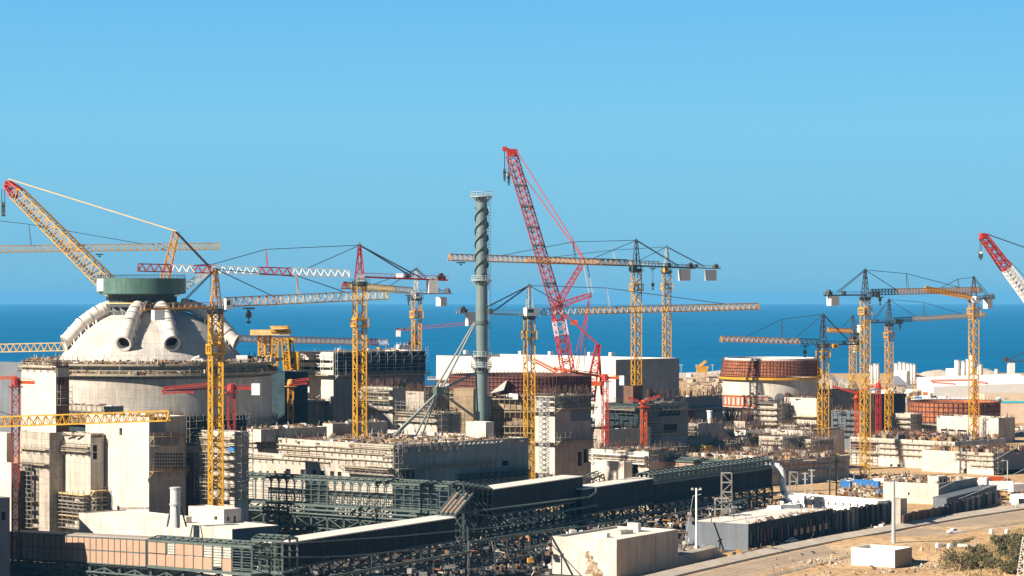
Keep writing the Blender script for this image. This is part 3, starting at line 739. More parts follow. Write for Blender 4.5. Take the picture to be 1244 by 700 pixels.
for k, (x, y, w, h) in enumerate(((551,472,24,30),)):
    o.obb(V((Xat(x,735), 735, 0)), V((w*.25*1.0, -1.5, 0)), V((2,7,0)), UP*Zat(y,735))
o.build('stair_core', conct, label='tan concrete core at the left side of the dark rust ring', cat='stair core')
def c2pt():
    a = R.uniform(-1.3, 1.2); r = R.uniform(84, 92)*S2; return C2+V((math.sin(a)*r, -math.cos(a)*r, z2(480)+.3))
heap('brown planks and white sheets along the foot of the dark rust ring', c2pt, 130, .4, 1.8)
o = MB(); q = P(596, 478, 738); o.hexa([q, q+V((4,0,1)), q+V((4,2,1)), q+V((0,2,0)), q+V((.5,0,.5)), q+V((5,0,4)), q+V((5,2,4)), q+V((.5,2,.5))]); o.build('tarpaulin_sheet', debrisw, label='slanted white sheet in front of the dark rust ring', cat='sheet')
o = MB(); o.box(P(626,482,738), 1.6, 1.2, 1.7); o.build('site_box', whitep, label='small white box on the tan wall below the dark rust ring', cat='box')
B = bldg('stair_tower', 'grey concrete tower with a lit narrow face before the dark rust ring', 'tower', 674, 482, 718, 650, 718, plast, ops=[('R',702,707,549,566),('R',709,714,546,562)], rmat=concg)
scaff(B, 'R', 675, 717, 481, 496, 1.4, decks=.9, mat=steeld); scaff(B, 'L', 651, 673, 482, 496, 1.4); ledge(B, 'R', 675, 720, 497, 2.2); ledge(B, 'L', 648, 673, 500, 2.0); ledge(B, 'L', 645, 673, 537, 2.0); ledge(B, 'R', 675, 720, 537, 1.8); scaff(B, 'R', 676, 700, 532, 537, 1.4, lift=1.4)
screen(B, 'R', 693, 717, 498, 512, slate, 'patch_panel', .02, .06); rebar(B, 150, 2.4); heap('tangled formwork steel on the grey stair tower', on_roof(B), 80, .4, 2.0)
part(lambda m: m.lattice(P(661,590,702), P(661,484,702), 2.1, 2.1, 34, .22, .13, .5), 'hoist_mast', steell, B.root)
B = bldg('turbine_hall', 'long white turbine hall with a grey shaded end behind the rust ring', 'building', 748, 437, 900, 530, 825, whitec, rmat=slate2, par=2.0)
for x in (565, 632, 668, 716, 742):
    q = P(x, 436+(x-748)*.018, 900+(748-x)*.33); part(lambda m: m.box(q+V((.4,1.2,1.6)), 2.0, 1.2, 1.4, PI/4), 'roof_post', whitep, B.root)
ledge(B, 'L', 524, 560, 461, 2.2, debris1)
B = bldg('auxiliary_block', 'dark teal netted block right of the orange placing boom', 'building', 776, 491, 800, 735, 836, darkt, rmat=slate2)  # teal darkened to stand for the neighbouring tower's shadow
scaff(B, 'L', 740, 775, 495, 530, 1.2, decks=.4, mat=steeld); scaff(B, 'R', 777, 800, 492, 545, 1.2, decks=.6, mat=steeld); ledge(B, 'L', 736, 775, 497, 1.8); rebar(B, 60, 1.6); ledge(B, 'L', 736, 775, 530, 3)
for y in (500, 514, 529): ledge(B, 'R', 777, 834, y_on(B,'R',777,y) if 'y_on' in globals() else y, 1.4)
screen(B, 'R', 800, 826, 494, 506, darkt, 'netting', .04, .1); screen(B, 'R', 806, 822, 516, 527, blackm, 'opening_panel', .03, .1)
heap('packs on the dark teal netted block', on_roof(B), 60, .4, 1.8)
B = bldg('crane_base', 'rust brown box carrying the tall yellow mast above the netted block', 'crane base', 769, 469, 806, 757.5, 781, brownd, zb=Zat(492,800), par=.1)
B = bldg('machine_shed', 'slate blue shed with a brown door right of the netted block', 'building', 797, 484, 850, 784, 878, slate)
rebar(B, 260, 2.6); heap('brown scrap and rebar bundles along the slate shed roof', on_roof(B), 90, .4, 2.2); ledge(B, 'R', 798, 877, y_on(B,'R',798,500), 3.0, slate, False, .6)
screen(B, 'R', 824, 843, 498, 521, brownd, 'door', .05, .15); screen(B, 'R', 798, 822, 486, 498, slate, 'cladding_panel', .03, .1)
o = MB(); q = P(862, 515, 858); o.tube(V((q.x,q.y-8,0)), P(862,500,850), .85, n=14); o.tube(P(862,500.4,850), P(862,498.8,850), 1.05, n=14); o.build('vent_pipe', whitep, True if False else None, label='short white vent pipe standing before the slate shed', cat='vent pipe')
B = bldg('intake_block', 'low unfinished block with white plank scaffolding in front of the teal netting', 'building', 788, 549, 690, 718, 834, conc, ops=[('L',765,775,562,576)])
for y in (551, 555, 560): ledge(B, 'L', 720, 787, y, 1.6, debrisw if y != 555 else plank, True)
scaff(B, 'R', 789, 832, 545, 560, 1.4, mat=steeld); rebar(B, 200, 1.8, mat=rebarm); heap('dense brown rebar and timber heap on the low unfinished block', on_roof(B), 260, .4, 2.0)
B = bldg('intake_block', 'brown cluttered slab between the grey tower and the netted block', 'building', 735, 522, 745, 700, 790, concs, rmat=concg)
rebar(B, 90, 1.8); heap('timber scraps along the brown cluttered slab', on_roof(B), 110, .4, 2.0)

# ================================================================= THIRD UNIT (orange rust ring)
C3 = V((Xat(936,1000), 1000, 0)); S3 = 1000/F
z3 = lambda y: Zat(y, 1000)
U3 = thing('reactor_building', 'round concrete reactor shell topped by a bright orange rust formwork ring', 'reactor building', C3)
def f(m): m.lathe(C3, [(58*S3,0),(58*S3,z3(459)),(40*S3,z3(459))], 80)
part(f, 'containment_wall', plast, U3, True)
def f(m): m.lathe(C3, [(60*S3,z3(456)),(57*S3,z3(437)),(55.5*S3,z3(437)),(55.5*S3,z3(455))], 80)
part(f, 'formwork_ring', rust, U3, True)
def f(m): m.lathe(C3, [(55.6*S3,z3(439)),(55.6*S3,z3(434.6)),(54*S3,z3(434.6)),(54*S3,z3(439))], 80)
part(f, 'liner_ring', debrisw, U3, True)
def f(m):
    for i in range(96):
        a = 2*PI*i/96; d = V((math.sin(a), -math.cos(a), 0)); m.beam(C3+d*61*S3+UP*z3(457), C3+d*57.9*S3+UP*(z3(435.5)+R.random()*.6), .15, caps=False)
    for t in (.1,.3,.5,.7,.9): m.lathe(C3, [(lerp(60.6,57.6,t)*S3,z3(lerp(456,437,t))),(lerp(61.3,58.3,t)*S3,z3(lerp(456,437,t))),(lerp(61.3,58.3,t)*S3,z3(lerp(456,437,t))+.25)], 80)
part(f, 'ring_stiffener', rustd, U3)
def f(m): m.lathe(C3, [(57*S3,z3(460)),(62.5*S3,z3(460)),(62.5*S3,z3(457.2)),(61.7*S3,z3(457.2)),(61.7*S3,z3(459)),(57*S3,z3(459))], 80)
part(f, 'walkway', yel, U3)
def f(m): m.lathe(C3, [(58*S3,z3(492)),(65*S3,z3(492)),(65*S3,z3(479)),(58*S3,z3(479))], 40, -1.75, -.15)
part(f, 'formwork_belt', redo, U3)
def f(m):
    for i in range(15):
        a = -1.72+i*.11; d = V((math.sin(a), -math.cos(a), 0)); s = V((d.y,-d.x,0)); c = C3+d*65.3*S3
        m.obb(c-s*.75+UP*z3(490), s*1.5, d*.2, UP*(z3(481)-z3(490)))
    m.lathe(C3, [(60*S3,z3(493)),(67*S3,z3(493)),(67*S3,z3(491.8)),(60*S3,z3(491.8))], 40, -1.75, -.15); m.lathe(C3, [(60*S3,z3(479)),(66.5*S3,z3(479)),(66.5*S3,z3(477.8)),(60*S3,z3(477.8))], 40, -1.75, -.15)
part(f, 'belt_panel', conc, U3)
o = MB(); q = P(941, 482, 1000); a = .09
d = V((math.sin(a), -math.cos(a), 0)); m = MB(); c = C3+d*58.1*S3; c.z = z3(482); m.tube(c-d*.3, c+d*.25, 2.2, n=24); m.build('equipment_hatch', slate, U3)
m = MB(); c = C3+V((math.sin(.24),-math.cos(.24),0))*58.6*S3; c.z = z3(490); m.box(c+UP*2, 2.2, .6, 6.0, .24); c2_ = C3+V((math.sin(-.38),-math.cos(-.38),0))*58.6*S3; c2_.z = z3(488); m.box(c2_+UP*2, 1.2, .6, 5.0, -.38); m.box(c2_+V((-2.2,.6,2)), 1.0, .6, 5.0, -.38); m.build('shaft_recess', debris2, U3)
B = bldg('stair_tower', 'stacked pale block in ledges before the orange rust ring reactor', 'tower', 944, 490, 972, 903, 958, conc, rmat=concg)
for y in (496, 503, 510): ledge(B, 'L', 903, 944, y, 1.3)
ledge(B, 'L', 899, 945, 514.5, 2.4); ledge(B, 'R', 945, 957, 514.5, 2.0); scaff(B, 'R', 945, 957, 491, 512, 1.4); scaff(B, 'L', 904, 944, 484, 490, 1.2); rebar(B, 90, 2.2)
B = bldg('stair_tower', 'plain white block at the right side of the orange rust ring reactor', 'tower', 992, 484, 968, 953, 1012, plast, rmat=concg)
rebar(B, 160, 2.0, mat=rebarm); ledge(B, 'L', 952, 992, 505.5, 1.8); heap('dark red formwork on the plain white block', on_roof(B), 60, .4, 2.0)
B = bldg('auxiliary_block', 'dark cluttered bay between the orange ring reactor and the tall yellow masts', 'building', 1008, 474, 1010, 990, 1050, concs, rmat=concg)
rebar(B, 80, 2.4); scaff(B, 'R', 1009, 1048, 478, 520, 1.4, decks=.6); scaff(B, 'L', 992, 1007, 476, 500, 1.2); heap('formwork tables on the dark cluttered bay', on_roof(B), 60, .5, 2.2)
B = bldg('auxiliary_block', 'slate grey block behind the crane with the red mast', 'building', 1050, 500, 960, 1010, 1064, slate)
rebar(B, 60, 2.0); scaff(B, 'L', 1012, 1049, 502, 530, 1.2, decks=.6, mat=steeld); heap('scrap on the slate grey block', on_roof(B), 50, .4, 2)
B = bldg('retaining_wall', 'row of white wall panels left of the orange ring reactor base', 'wall', 906, 523, 905, 846, 930, whitep, par=.4)
for x in (874, 896): ledge(B, 'L', x, x+2, 523, .6, timber, False, .4)
heap('brown rebar mats piled behind the white wall panels', on_roof(B), 170, .5, 2.4); rebar(B, 160, 2.4)
B = bldg('retaining_wall', 'long pale wall under the stacked block and the plain white block', 'wall', 988, 524, 900, 930, 1026, plast, par=.5)
heap('mixed formwork over the long pale wall', on_roof(B, (0,1), (0,1)), 120, .5, 2.2); rebar(B, 80, 2)
B = bldg('rebar_yard_block', 'brown unfinished block full of upright rebar beside the vent pipe', 'building', 905, 512, 930, 862, 925, concs)
rebar(B, 420, 3.4, edge=False); heap('rust rebar bundles near the vent pipe', on_roof(B), 90, .5, 2.4)
B = bldg('intake_block', 'tan stepped block left of the white wall panels', 'building', 848, 515, 840, 806, 880, concs, rmat=concg)
for y in (519, 527, 535): ledge(B, 'L', 808, 847, y, 1.5)
scaff(B, 'L', 807, 846, 516, 545, 1.4); heap('tan planks over the stepped block', on_roof(B), 160, .5, 2.2); rebar(B, 120, 1.8)
B = bldg('cooling_building', 'large low building with a long grey shaded wall behind the open gallery', 'building', 925, 561, 775, 812, 1032, conc, rmat=concg)
for y in (563, 568): ledge(B, 'L', 824, 924, y_on(B,'L',824,y), 1.0, plank)
CB = B
heap('brown planks, rebar and formwork covering the low building by the open gallery', on_roof(B), 1150, .5, 2.6, hmax=2.2, wts=[26,26,14,5,14,14,2,1.5,.4]); rebar(B, 420, 2.6, edge=False)
tiers(B, 'R', 930, 1026, (570, 577), .7, timber)
B = bldg('formwork_wall', 'yellow formwork wall standing on the low building by the open gallery', 'wall', 858, 542, 812, 822, 866, yel, zb=CB.zr, par=.1); scaff(B, 'L', 823, 857, 543, 553, 1.2, decks=.8)
B = bldg('formwork_wall', 'brown speckled wall standing right of the yellow formwork wall', 'wall', 940, 545, 815, 864, 946, concs, zb=CB.zr, par=.1); rebar(B, 100, 1.6); scaff(B, 'L', 866, 939, 546, 556, 1.0, decks=.5)
B = bldg('formwork_wall', 'white slab wall along the front edge of the low building', 'wall', 921, 555, 788, 826, 926, whitep, zb=CB.zr, par=.1)
B = bldg('formwork_wall', 'yellow plank rack on the low building below the orange ring', 'wall', 926, 528, 872, 905, 932, yelp, zb=CB.zr, par=.1); scaff(B, 'L', 906, 925, 529, 538, 1.0)

# packed low blocks between the orange ring reactor and the galleries
for (cx_, yt_, D_, xl_, xr_, mt_, lab) in ((838,533,818,812,866,conc,'pale ledged block in the clutter left of the yellow formwork wall'),(882,538,822,856,906,concs,'stained low block behind the yellow formwork wall'),
    (951,531,846,922,985,conc,'pale low block in front of the stacked block in ledges'),(985,534,850,958,1012,concs,'stained low block behind the short yellow crane'),(902,531,868,884,925,plast,'small bright cube among the brown formwork piles'),
    (868,521,890,838,892,concs,'stained back block under the rebar yard'),(968,517,925,948,996,plast,'bright narrow block at the foot of the plain white block')):
    B = bldg('concrete_block', lab, 'block', cx_, yt_, D_, xl_, xr_, mt_, rmat=concg)
    for k in range(2): ledge(B, 'L', xl_+2, cx_-1, y_on(B,'L',(xl_+cx_)/2,yt_+4+5*k), 1.0)
    scaff(B, 'L' if D_ % 2 else 'R', *((xl_+1, cx_-2) if D_ % 2 else (cx_+1, xr_-1)), yt_+1, yt_+12, 1.2)
    rebar(B, 70, 1.8); heap('formwork and steel on the '+lab.split(' in ')[0].split(' behind ')[0].split(' at ')[0]+' near the orange ring', on_roof(B), 60, .4, 1.9)
heap('pale crates and sheets on the ground before the long cream building', on_ground(1015,1110,577,590), 240, .4, 2.2, wts=[30,12,14,20,8,5,3,3,2])
# ================================================================= FOURTH UNIT AND RIGHT SIDE
C4 = V((Xat(1159,1060), 1060, 0)); S4 = 1060/F
z4 = lambda y: Zat(y, 1060)
U4 = thing('reactor_building', 'low round reactor with a brick coloured formwork ring at the right', 'reactor building', C4)
def f(m): m.lathe(C4, [(53*S4,0),(53*S4,z4(508)),(40*S4,z4(508))], 72)
part(f, 'containment_wall', concs, U4, True)
def f(m): m.lathe(C4, [(54.5*S4,z4(512)),(54.5*S4,z4(488)),(53*S4,z4(488)),(53*S4,z4(507))], 72)
part(f, 'formwork_ring', rust, U4, True)
def f(m):
    for i in range(60):
        a = 2*PI*i/60; d = V((math.sin(a), -math.cos(a), 0)); m.beam(C4+d*55.2*S4+UP*z4(514), C4+d*55.2*S4+UP*(z4(486.5)+R.random()*.5), .2, caps=False)
    for y in (511,505,499,493,488): m.lathe(C4, [(54.8*S4,z4(y)),(55.6*S4,z4(y)),(55.6*S4,z4(y)+.3)], 72)
part(f, 'ring_stiffener', rustd, U4)
def f(m):
    m.lathe(C4, [(53*S4,z4(515)),(60*S4,z4(515)),(60*S4,z4(514)),(53*S4,z4(514))], 72)
    for i in range(70):
        a = 2*PI*i/70; d = V((math.sin(a), -math.cos(a), 0)); m.beam(C4+d*59.5*S4+UP*z4(530), C4+d*59.5*S4+UP*z4(511), .18, caps=False)
part(f, 'scaffold_deck', plank, U4)
B = bldg('stair_tower', 'cream block with a slit window strip before the brick coloured ring', 'tower', 1213, 508, 1008, 1138, 1233, plast, ops=[('L',1143,1150,521,524),('L',1152,1160,521.5,524.5),('L',1163,1174,522,525)], rmat=concg)
rebar(B, 60, 1.6); heap('scrap on the cream block at the right', on_roof(B), 40, .4, 2)
part(lambda m: m.lattice(P(1194,540,990), P(1194,510,990), 2.0, 2.0, 10, .28, .18, .5), 'hoist_mast', steell, B.root)
B = bldg('stair_tower', 'stacked cream block in ledges left of the brick coloured ring', 'tower', 1106, 503, 1030, 1084, 1120, conc, rmat=concg)
for y in (508, 514, 521): ledge(B, 'L', 1085, 1105, y, 1.4)
scaff(B, 'R', 1107, 1119, 504, 528, 1.4, mat=steeld)
B = bldg('auxiliary_block', 'dark hall behind the red mast at the right', 'building', 1062, 480, 1105, 1048, 1100, darks)
B = bldg('cooling_building', 'long cream building with ledges and two square windows behind the small parapet house', 'building', 1160, 537, 850, 1033, 1222, plast, ops=[('L',1081,1084.5,564,570),('L',1090,1093.5,564,570),('L',1142,1145,563,566.5)])
LB = B
for y, x0 in ((542.5,1034),(549,1068),(556.5,1034)): ledge(B, 'L', x0, 1160, y_on(B,'L',x0,y), .9)
screen(B, 'L', 1034, 1064, 537.5, 546, rustd, 'formwork_panel', .05, .2); scaff(B, 'L', 1034, 1066, 536, 578, 1.2, decks=.4)
rebar(B, 420, 2.4, edge=False); heap('brown rebar thicket and timber over the long cream building', on_roof(B), 900, .5, 2.6, hmax=2.4, wts=[14,34,12,2,16,26,3,1,.2])
B = bldg('cooling_building', 'lower cream wing with a shaded grey side at the right edge', 'building', 1207, 551, 826, 1120, 1262, plast, ops=[('L',1171,1174,569,575),('R',1215,1240,572,585)], rmat=slate)
for y, x0 in ((554.5,1162),(560,1161),(567,1180)): ledge(B, 'L', x0, 1207, y_on(B,'L',x0,y), .9)
rebar(B, 300, 2.2, edge=False); heap('brown rebar heap over the lower cream wing', on_roof(B), 500, .5, 2.6, hmax=2.4, wts=[14,34,12,2,16,26,2,1,.2]); scaff(B, 'R', 1208, 1214, 549, 575, 1.2)
B = bldg('parapet_house', 'small cream house with rubble on its roof beside the lamp pole', 'building', 1140, 588, 708, 1073, 1187, plast, ops=[('L',1103,1105,598,602)], rmat=concg, ang=32)
heap('brown rubble behind the parapet of the small cream house', on_roof(B, (.1,.9), (.05,.9)), 200, .4, 1.7, hmax=1.8); zrp = B.zr
B = bldg('roof_hut', 'little roof hut on the small cream house', 'hut', 1140, 579, 712, 1127, 1151, plast, zb=zrp, par=.1, rmat=concg, ops=[('R',1142,1144.5,582,588),('R',1146.5,1149,582,588)])
B = bldg('pump_building', 'grey walled building with a broad pale flat roof by the pole', 'building', 909, 637, 577, 833, 1012, slate, roofmat=roofw, par=.25, rmat=darks, ang=31)  # slate left wall holds the gallery's shadow as its colour
PB = B; d, n = face_frame(B, 'R')
for i in range(26):
    u = B.Lr*(i+.5)/26; part(lambda m: m.obb(B.C+d*(u-.35)+n*.02+UP*R.uniform(.3,2.4), d*R.uniform(.3,.9), n*.3, UP*R.uniform(2.8,3.6)), 'wall_rib', R.choice((darks, steeld, steeld, brownd)), B.root)
for i in range(6): part(lambda m: m.obb(B.C+d*(B.Lr*(.5+i*.075))+n*.4+UP*1.6, d*1.6, n*.15, UP*1.5), 'lit_patch_panel', brown, B.root)  # tan panels paint the lit patches on this dark wall
heap('broken concrete edge along the broad pale flat roof', lambda: PB.top(R.uniform(0,.8), R.random()*PB.Lr, PB.zt), 60, .2, .9, wts=[30,10,14,10,6,2,1,0,0], hmax=.5)
o = MB(); q = G(905, 632, 6.2); 
for (x, y, w) in ((930,617,5.5),(947,616,7.5)):
    q = G(x, y+3, 5.9); o = MB(); o.hexa([q, q+V((w*.7,-w*.2,0)), q+V((w*.9,1.5,0)), q+V((.4,2,0)), q+V((.6,.4,1.1)), q+V((w*.7,.2,1.1)), q+V((w*.8,1.5,1.1)), q+V((.8,1.6,1.1))]); o.build('roof_hatch', whitep if x < 940 else slate, label='slanted white hatch on the broad pale roof' if x < 940 else 'slanted grey hatch on the broad pale roof', cat='hatch')
B = bldg('service_gallery', 'long low white gallery with a row of square openings behind the broad pale roof', 'building', 1066, 609, 662, 948, 1082, whitep, ops=[('L', 960+i*9.0, 960+i*9.0+2.2, 607+i*.55, 611+i*.55) for i in range(12)], par=.2)
o = MB()
for i in range(3): pass
# blue containers and vehicles behind
def container(px, py, D, lx, rz, mat, label):
    c = P(px, py, D); g = V((c.x, c.y, 0)); t = thing('site_container', label, 'container', g, 'site containers'); t.scale = (.72,.72,.72)
    zb_ = max(0, c.z)
    part(lambda m: m.box(g+UP*1.3, lx, 2.4, 2.6, rz), 'box_body', mat, t)
    ca, sa = math.cos(rz), math.sin(rz)
    def f(m):
        for i in range(int(lx/.6)):
            p = g+V((ca, sa, 0))*(-lx/2+.3+i*.6)+V((sa,-ca,0))*1.22; m.beam(p+UP*.15, p+UP*2.45, .14, caps=False)
        for e in (-1, 1):
            for s in (-1, 1):
                p = g+V((ca, sa, 0))*(e*lx/2)+V((sa,-ca,0))*(1.2*s); m.beam(p, p+UP*2.65, .18)
    part(f, 'rib_frame', mat, t)
    return t
for (x, y, D, l, m_, lab) in ((1028,592,775,4.5,bluet,'blue site container nearest the yellow crane foot'),(1044,590,782,4.5,bluet,'blue site container second from the yellow crane foot'),(1054,591,779,4.5,bluet,'blue site container between two others by the white one'),(1063,593,775,4.2,bluet,'blue site container partly before the white container'),(1068,588,786,5,whitep,'white site container at the right of the blue ones')):
    container(x, y, D, l, -.5, m_, lab)
def g_at(x, D): return V((Xat(x, D), D, 0))
heap('dark scrap and timber before the blue containers', on_ground(1018,1072,592,606), 130, .5, 2.0)
# ================================================================= TOWER CRANES
def cable_part(a, b, r, parent, name='tie_bar', mat=None):
    m = MB(); m.beam(a, b, r); m.build(name, mat or cable, parent)
def crane(label, px, D, yt, ya, jib, mast=yel, head=None, w=2.2, cj=None, cw=None, posts=(), ties=(), cties=(), hook=None, zb=0.0, jh=2.0, jw=1.7, dD=0.0,
          segs=None, collars=(), cab=None, cjm=None, root_frac=.05, panels=2.3, rot=.45, cs=.32, ds=.17, jcs=.26, jds=.16, group='tower cranes over the site', plat=True, trol=None):
    c = P(px, yt, D); base = V((c.x, c.y, zb)); head = head or steeld
    t = thing('tower_crane', label, 'tower crane', base, group)
    xe, ye, yr = jib                      # far end column, bottom chord row at the end and at the mast
    def J(x, y):
        k = (x-px)/(xe-px); return P(x, y, D+k*dD)
    H = c.z-zb
    part(lambda m: m.lattice(base, c, w, w, max(4, int(H/panels)), cs, ds, rot), 'mast', mast, t)
    for y in collars:
        q = P(px, y, D)
        def f(m):
            for dz in (-1.0, .9): m.box(q+UP*dz, w+1.0, w+1.0, .45, rot)
            for i in range(4):
                a = rot+PI/4+i*PI/2; e = V((math.cos(a), math.sin(a), 0))*(w+.9)*.7; m.beam(q+e-UP*1.2, q+e+UP*1.2, .35)
        part(f, 'climbing_frame', mast, t)
    if plat:
        def f(m):
            m.lathe(c-UP*.9, [(.3,0),(w*.75,0),(w*.8,1.3),(.3,1.3)], 14)
            for i in range(8):
                a = 2*PI*i/8; e = V((math.cos(a), math.sin(a), 0))*w*.98; e2 = V((math.cos(a+PI/4), math.sin(a+PI/4), 0))*w*.98
                m.beam(c+e-UP*.2, c+e+UP*.9, .09, caps=False); m.beam(c+e+UP*.9, c+e2+UP*.9, .09, caps=False); m.beam(c+e-UP*.2, c+e2-UP*.2, .2)
        part(f, 'slewing_platform', steeld, t)
    ap = P(px, ya, D); dr = (J(xe, yr)-c); dr.z = 0; dr.normalize(); sd = V((dr.y, -dr.x, 0))
    if ya < yt-8:
        part(lambda m: m.lattice(c+UP*.4, ap, w*.8, .5, max(4, int((ap.z-c.z)/1.7)), .26, .13, math.atan2(dr.y, dr.x)), 'tower_head', head, t)
        part(lambda m: (m.box(ap, .9, .9, .7), m.beam(ap, ap+UP*.9, .1)), 'head_sheave', steeld, t)
    # jib
    a = J(px+(xe-px)*root_frac, yr); b = J(xe, ye); ln = (b-a).length
    for (t0, t1, mt) in (segs or [(0, 1, yel)]):
        p, q = lerp(a, b, t0), lerp(a, b, t1)
        part(lambda m: m.trilat(p, q, jw, jh, max(2, int((q-p).length/2.0)), jcs, jds), 'jib_section', mt, t)
    part(lambda m: m.beam(b+V((0,0,0)), b+UP*jh*.8, .22), 'jib_tip', (segs or [(0,1,yel)])[-1][2], t)
    def top(x): k = (x-(px+(xe-px)*root_frac))/(xe-px)/(1-root_frac); return lerp(a, b, k)+UP*jh
    for (x, y) in posts:
        q = top(x); p = J(x, y); part(lambda m: (m.beam(q-sd*.5, p, .16), m.beam(q+sd*.5, p, .16)), 'jib_post', head, t)
    for tie in ties:
        pts = []
        for e in tie:
            if e == 'A': pts.append(ap)
            elif isinstance(e, tuple): pts.append(J(*e))
            else: pts.append(top(e))
        for p, q in zip(pts, pts[1:]): cable_part(p, q, .17, t)
    if cj:
        xc, yc = cj; e = J(xc, yc); s = J(px-(xe-px)*.0, yr)
        def f(m):
            for k in (-.7, .7):
                m.beam(s+sd*k, e+sd*k, .3, .45)
                m.beam(s+sd*k*1.3+UP*1.1, e+sd*k*1.3+UP*1.1, .09)
                n = max(3, int((e-s).length/1.5))
                for i in range(n+1): m.beam(lerp(s,e,i/n)+sd*k*1.3, lerp(s,e,i/n)+sd*k*1.3+UP*1.1, .09, caps=False)
            n = max(3, int((e-s).length/2))
            for i in range(n): m.beam(lerp(s,e,i/n)-sd*.7, lerp(s,e,(i+1)/n)+sd*.7, .14, caps=False)
            m.obb(lerp(s,e,.2)-sd*.9, (e-s)*.75, sd*1.8, UP*.1)
        part(f, 'counter_jib', cjm or head, t)
        def f(m):
            d = (e-s).normalized(); q = lerp(s, e, .93); m.obb(q-sd*.8-d*1.2, d*2.2, sd*1.6, UP*1.1); m.tube(q-sd*.7+UP*1.3, q+sd*.7+UP*1.3, .6, n=10)
            q = lerp(s, e, .55); m.obb(q-sd*.5-d*.6, d*1.3, sd*1.0, UP*1.4)
        part(f, 'winch', steeld, t)
        for y in cties:
            pass
        for (x, y) in cties: cable_part(ap+sd*.3, J(x, y)+sd*.5, .17, t); cable_part(ap-sd*.3, J(x, y)-sd*.5, .17, t)
        if cw:
            x0, x1, y0, y1 = cw; p0, p1 = J(x0, y0), J(x1, y0); hh = J(x0, y0).z-J(x0, y1).z
            nb = 3
            for i in range(nb):
                q0, q1 = lerp(p0, p1, i/nb), lerp(p0, p1, (i+.94)/nb)
                part(lambda m: m.obb(V((q0.x,q0.y,p0.z-hh))-sd*.9, V((q1.x-q0.x, q1.y-q0.y, 0)), sd*1.8, UP*hh), 'counterweight', cwm, t)
    if cab:
        x0, x1, y0, y1, mt = cab; p0, p1 = J(x0, y1), J(x1, y1); hh = J(x0, y0).z-J(x0, y1).z; side = sd if sd.y < 0 else -sd
        cb = part(lambda m: m.obb(p0+side*(w*.2), V((p1.x-p0.x, p1.y-p0.y, 0)), side*1.9, UP*hh), 'cab', mt, t)
        part(lambda m: m.obb(p0+side*(w*.2+1.92)+(p1-p0)*.1+UP*hh*.4, V((p1.x-p0.x, p1.y-p0.y, 0))*.5, side*.03, UP*hh*.42), 'cab_window', glass, cb)
    if trol:
        q = J(*trol)
        part(lambda m: (m.obb(q-dr*1.1-sd*.9-UP*.5, dr*2.2, sd*1.8, UP*.35), m.box(q-UP*.9, .6, .6, .5)), 'trolley', steeld, t)
        if hook:
            h = J(trol[0], hook)
            for s in (-.45, .45): cable_part(q+dr*s-UP*.5, h+dr*s*.6+UP*1.2, .09, t, 'hoist_rope')
            part(lambda m: (m.obb(h-dr*.6-sd*.3, dr*1.2, sd*.6, UP*1.3), m.tube(h-UP*.9, h, .22, n=8), m.tube(h-UP*1.1-dr*.45, h-UP*1.1+dr*.45, .24, n=8)), 'hook_block', steeld, t)
    return t, J, ap, c

# near left: yellow mast before the dome
T, J, ap, c = crane('nearest tall yellow crane with a plain mast rising in front of the dome', 262, 552, 377, 327, (470, 363.5, 373), head=yelo, w=2.5, jh=2.1, cj=(173, 376), cjm=yelo,
    posts=((360,335),), ties=(('A',(332,360)),('A',(358,336)),((360,335),418)), cties=((215,374),), trol=(302,373), hook=386, segs=[(0,.32,yelo),(.32,1,yelp)],
    collars=(424,), cab=(268,276,363,376,whitep), cs=.42, ds=.22, jcs=.22, jds=.13, dD=30)
# red headed crane with the striped jib
T, J, ap, c = crane('yellow masted crane with a red and white striped jib and red tower head', 437, 650, 344, 298, (168, 329.5, 336.5), w=2.7, head=redp, jh=1.9, cj=(543, 340.5), cjm=redp, cw=(519.5,531,338,356),
    posts=((323,303),(259,321)), ties=(('A',(323,303)),((323,303),(259,321)),((259,321),232),('A',371)), cties=((500,336),(512,338)),
    segs=[(0,.28,whitep),(.28,.44,redp),(.44,.66,whitep),(.66,.745,redp),(.745,.85,whitep),(.85,1,redd)], collars=(392,), dD=-25, cs=.38, ds=.2)
def f(m):
    p = J(433.5, 343); q = J(443.5, 343); m.obb(p-V((0,2.1,0)), q-p, V((0,1.2,0)), UP*1.9)
cb = part(f, 'cab', whitep, T)
def f(m):
    for i, (x, w_) in enumerate(((434.6,.9),(435.8,.9),(437,.9))): m.obb(P(x,339.4,646.5), V((w_*.2,0,0)), V((0,.06,0)), UP*.42)
part(f, 'sign_lettering', navym, cb)
def f(m):
    for i, x in enumerate((439.2,440.4,441.6)): m.obb(P(x,339.4,646.5), V((.18,0,0)), V((0,.06,0)), UP*.42)
part(f, 'sign_lettering', redp, cb)
def f(m):
    for i in range(8): m.obb(P(434.6+i*.95,341.4,646.5), V((.13,0,0)), V((0,.06,0)), UP*.22)
part(f, 'sign_lettering', steell, cb)
part(lambda m: m.obb(J(481,339), V((2.0,0,0)), V((0,1.6,0)), UP*1.5), 'switch_cabinet', whitep, T)
# small crane behind it
crane('yellow masted crane with a short faded jib behind the caged hall', 506, 800, 362, 327, (417, 350.5, 357), w=2.4, head=steell, cj=(546, 356.5), cjm=steell, cw=(532.5,540,361,372), posts=(), ties=(('A',452),('A',472)), cties=((536,355),),
    segs=[(0,.28,steell),(.28,.95,yelp),(.95,1,redd)], collars=(382,), cab=(497,503,355,363,whitep), dD=-60, trol=(496,358), hook=366)
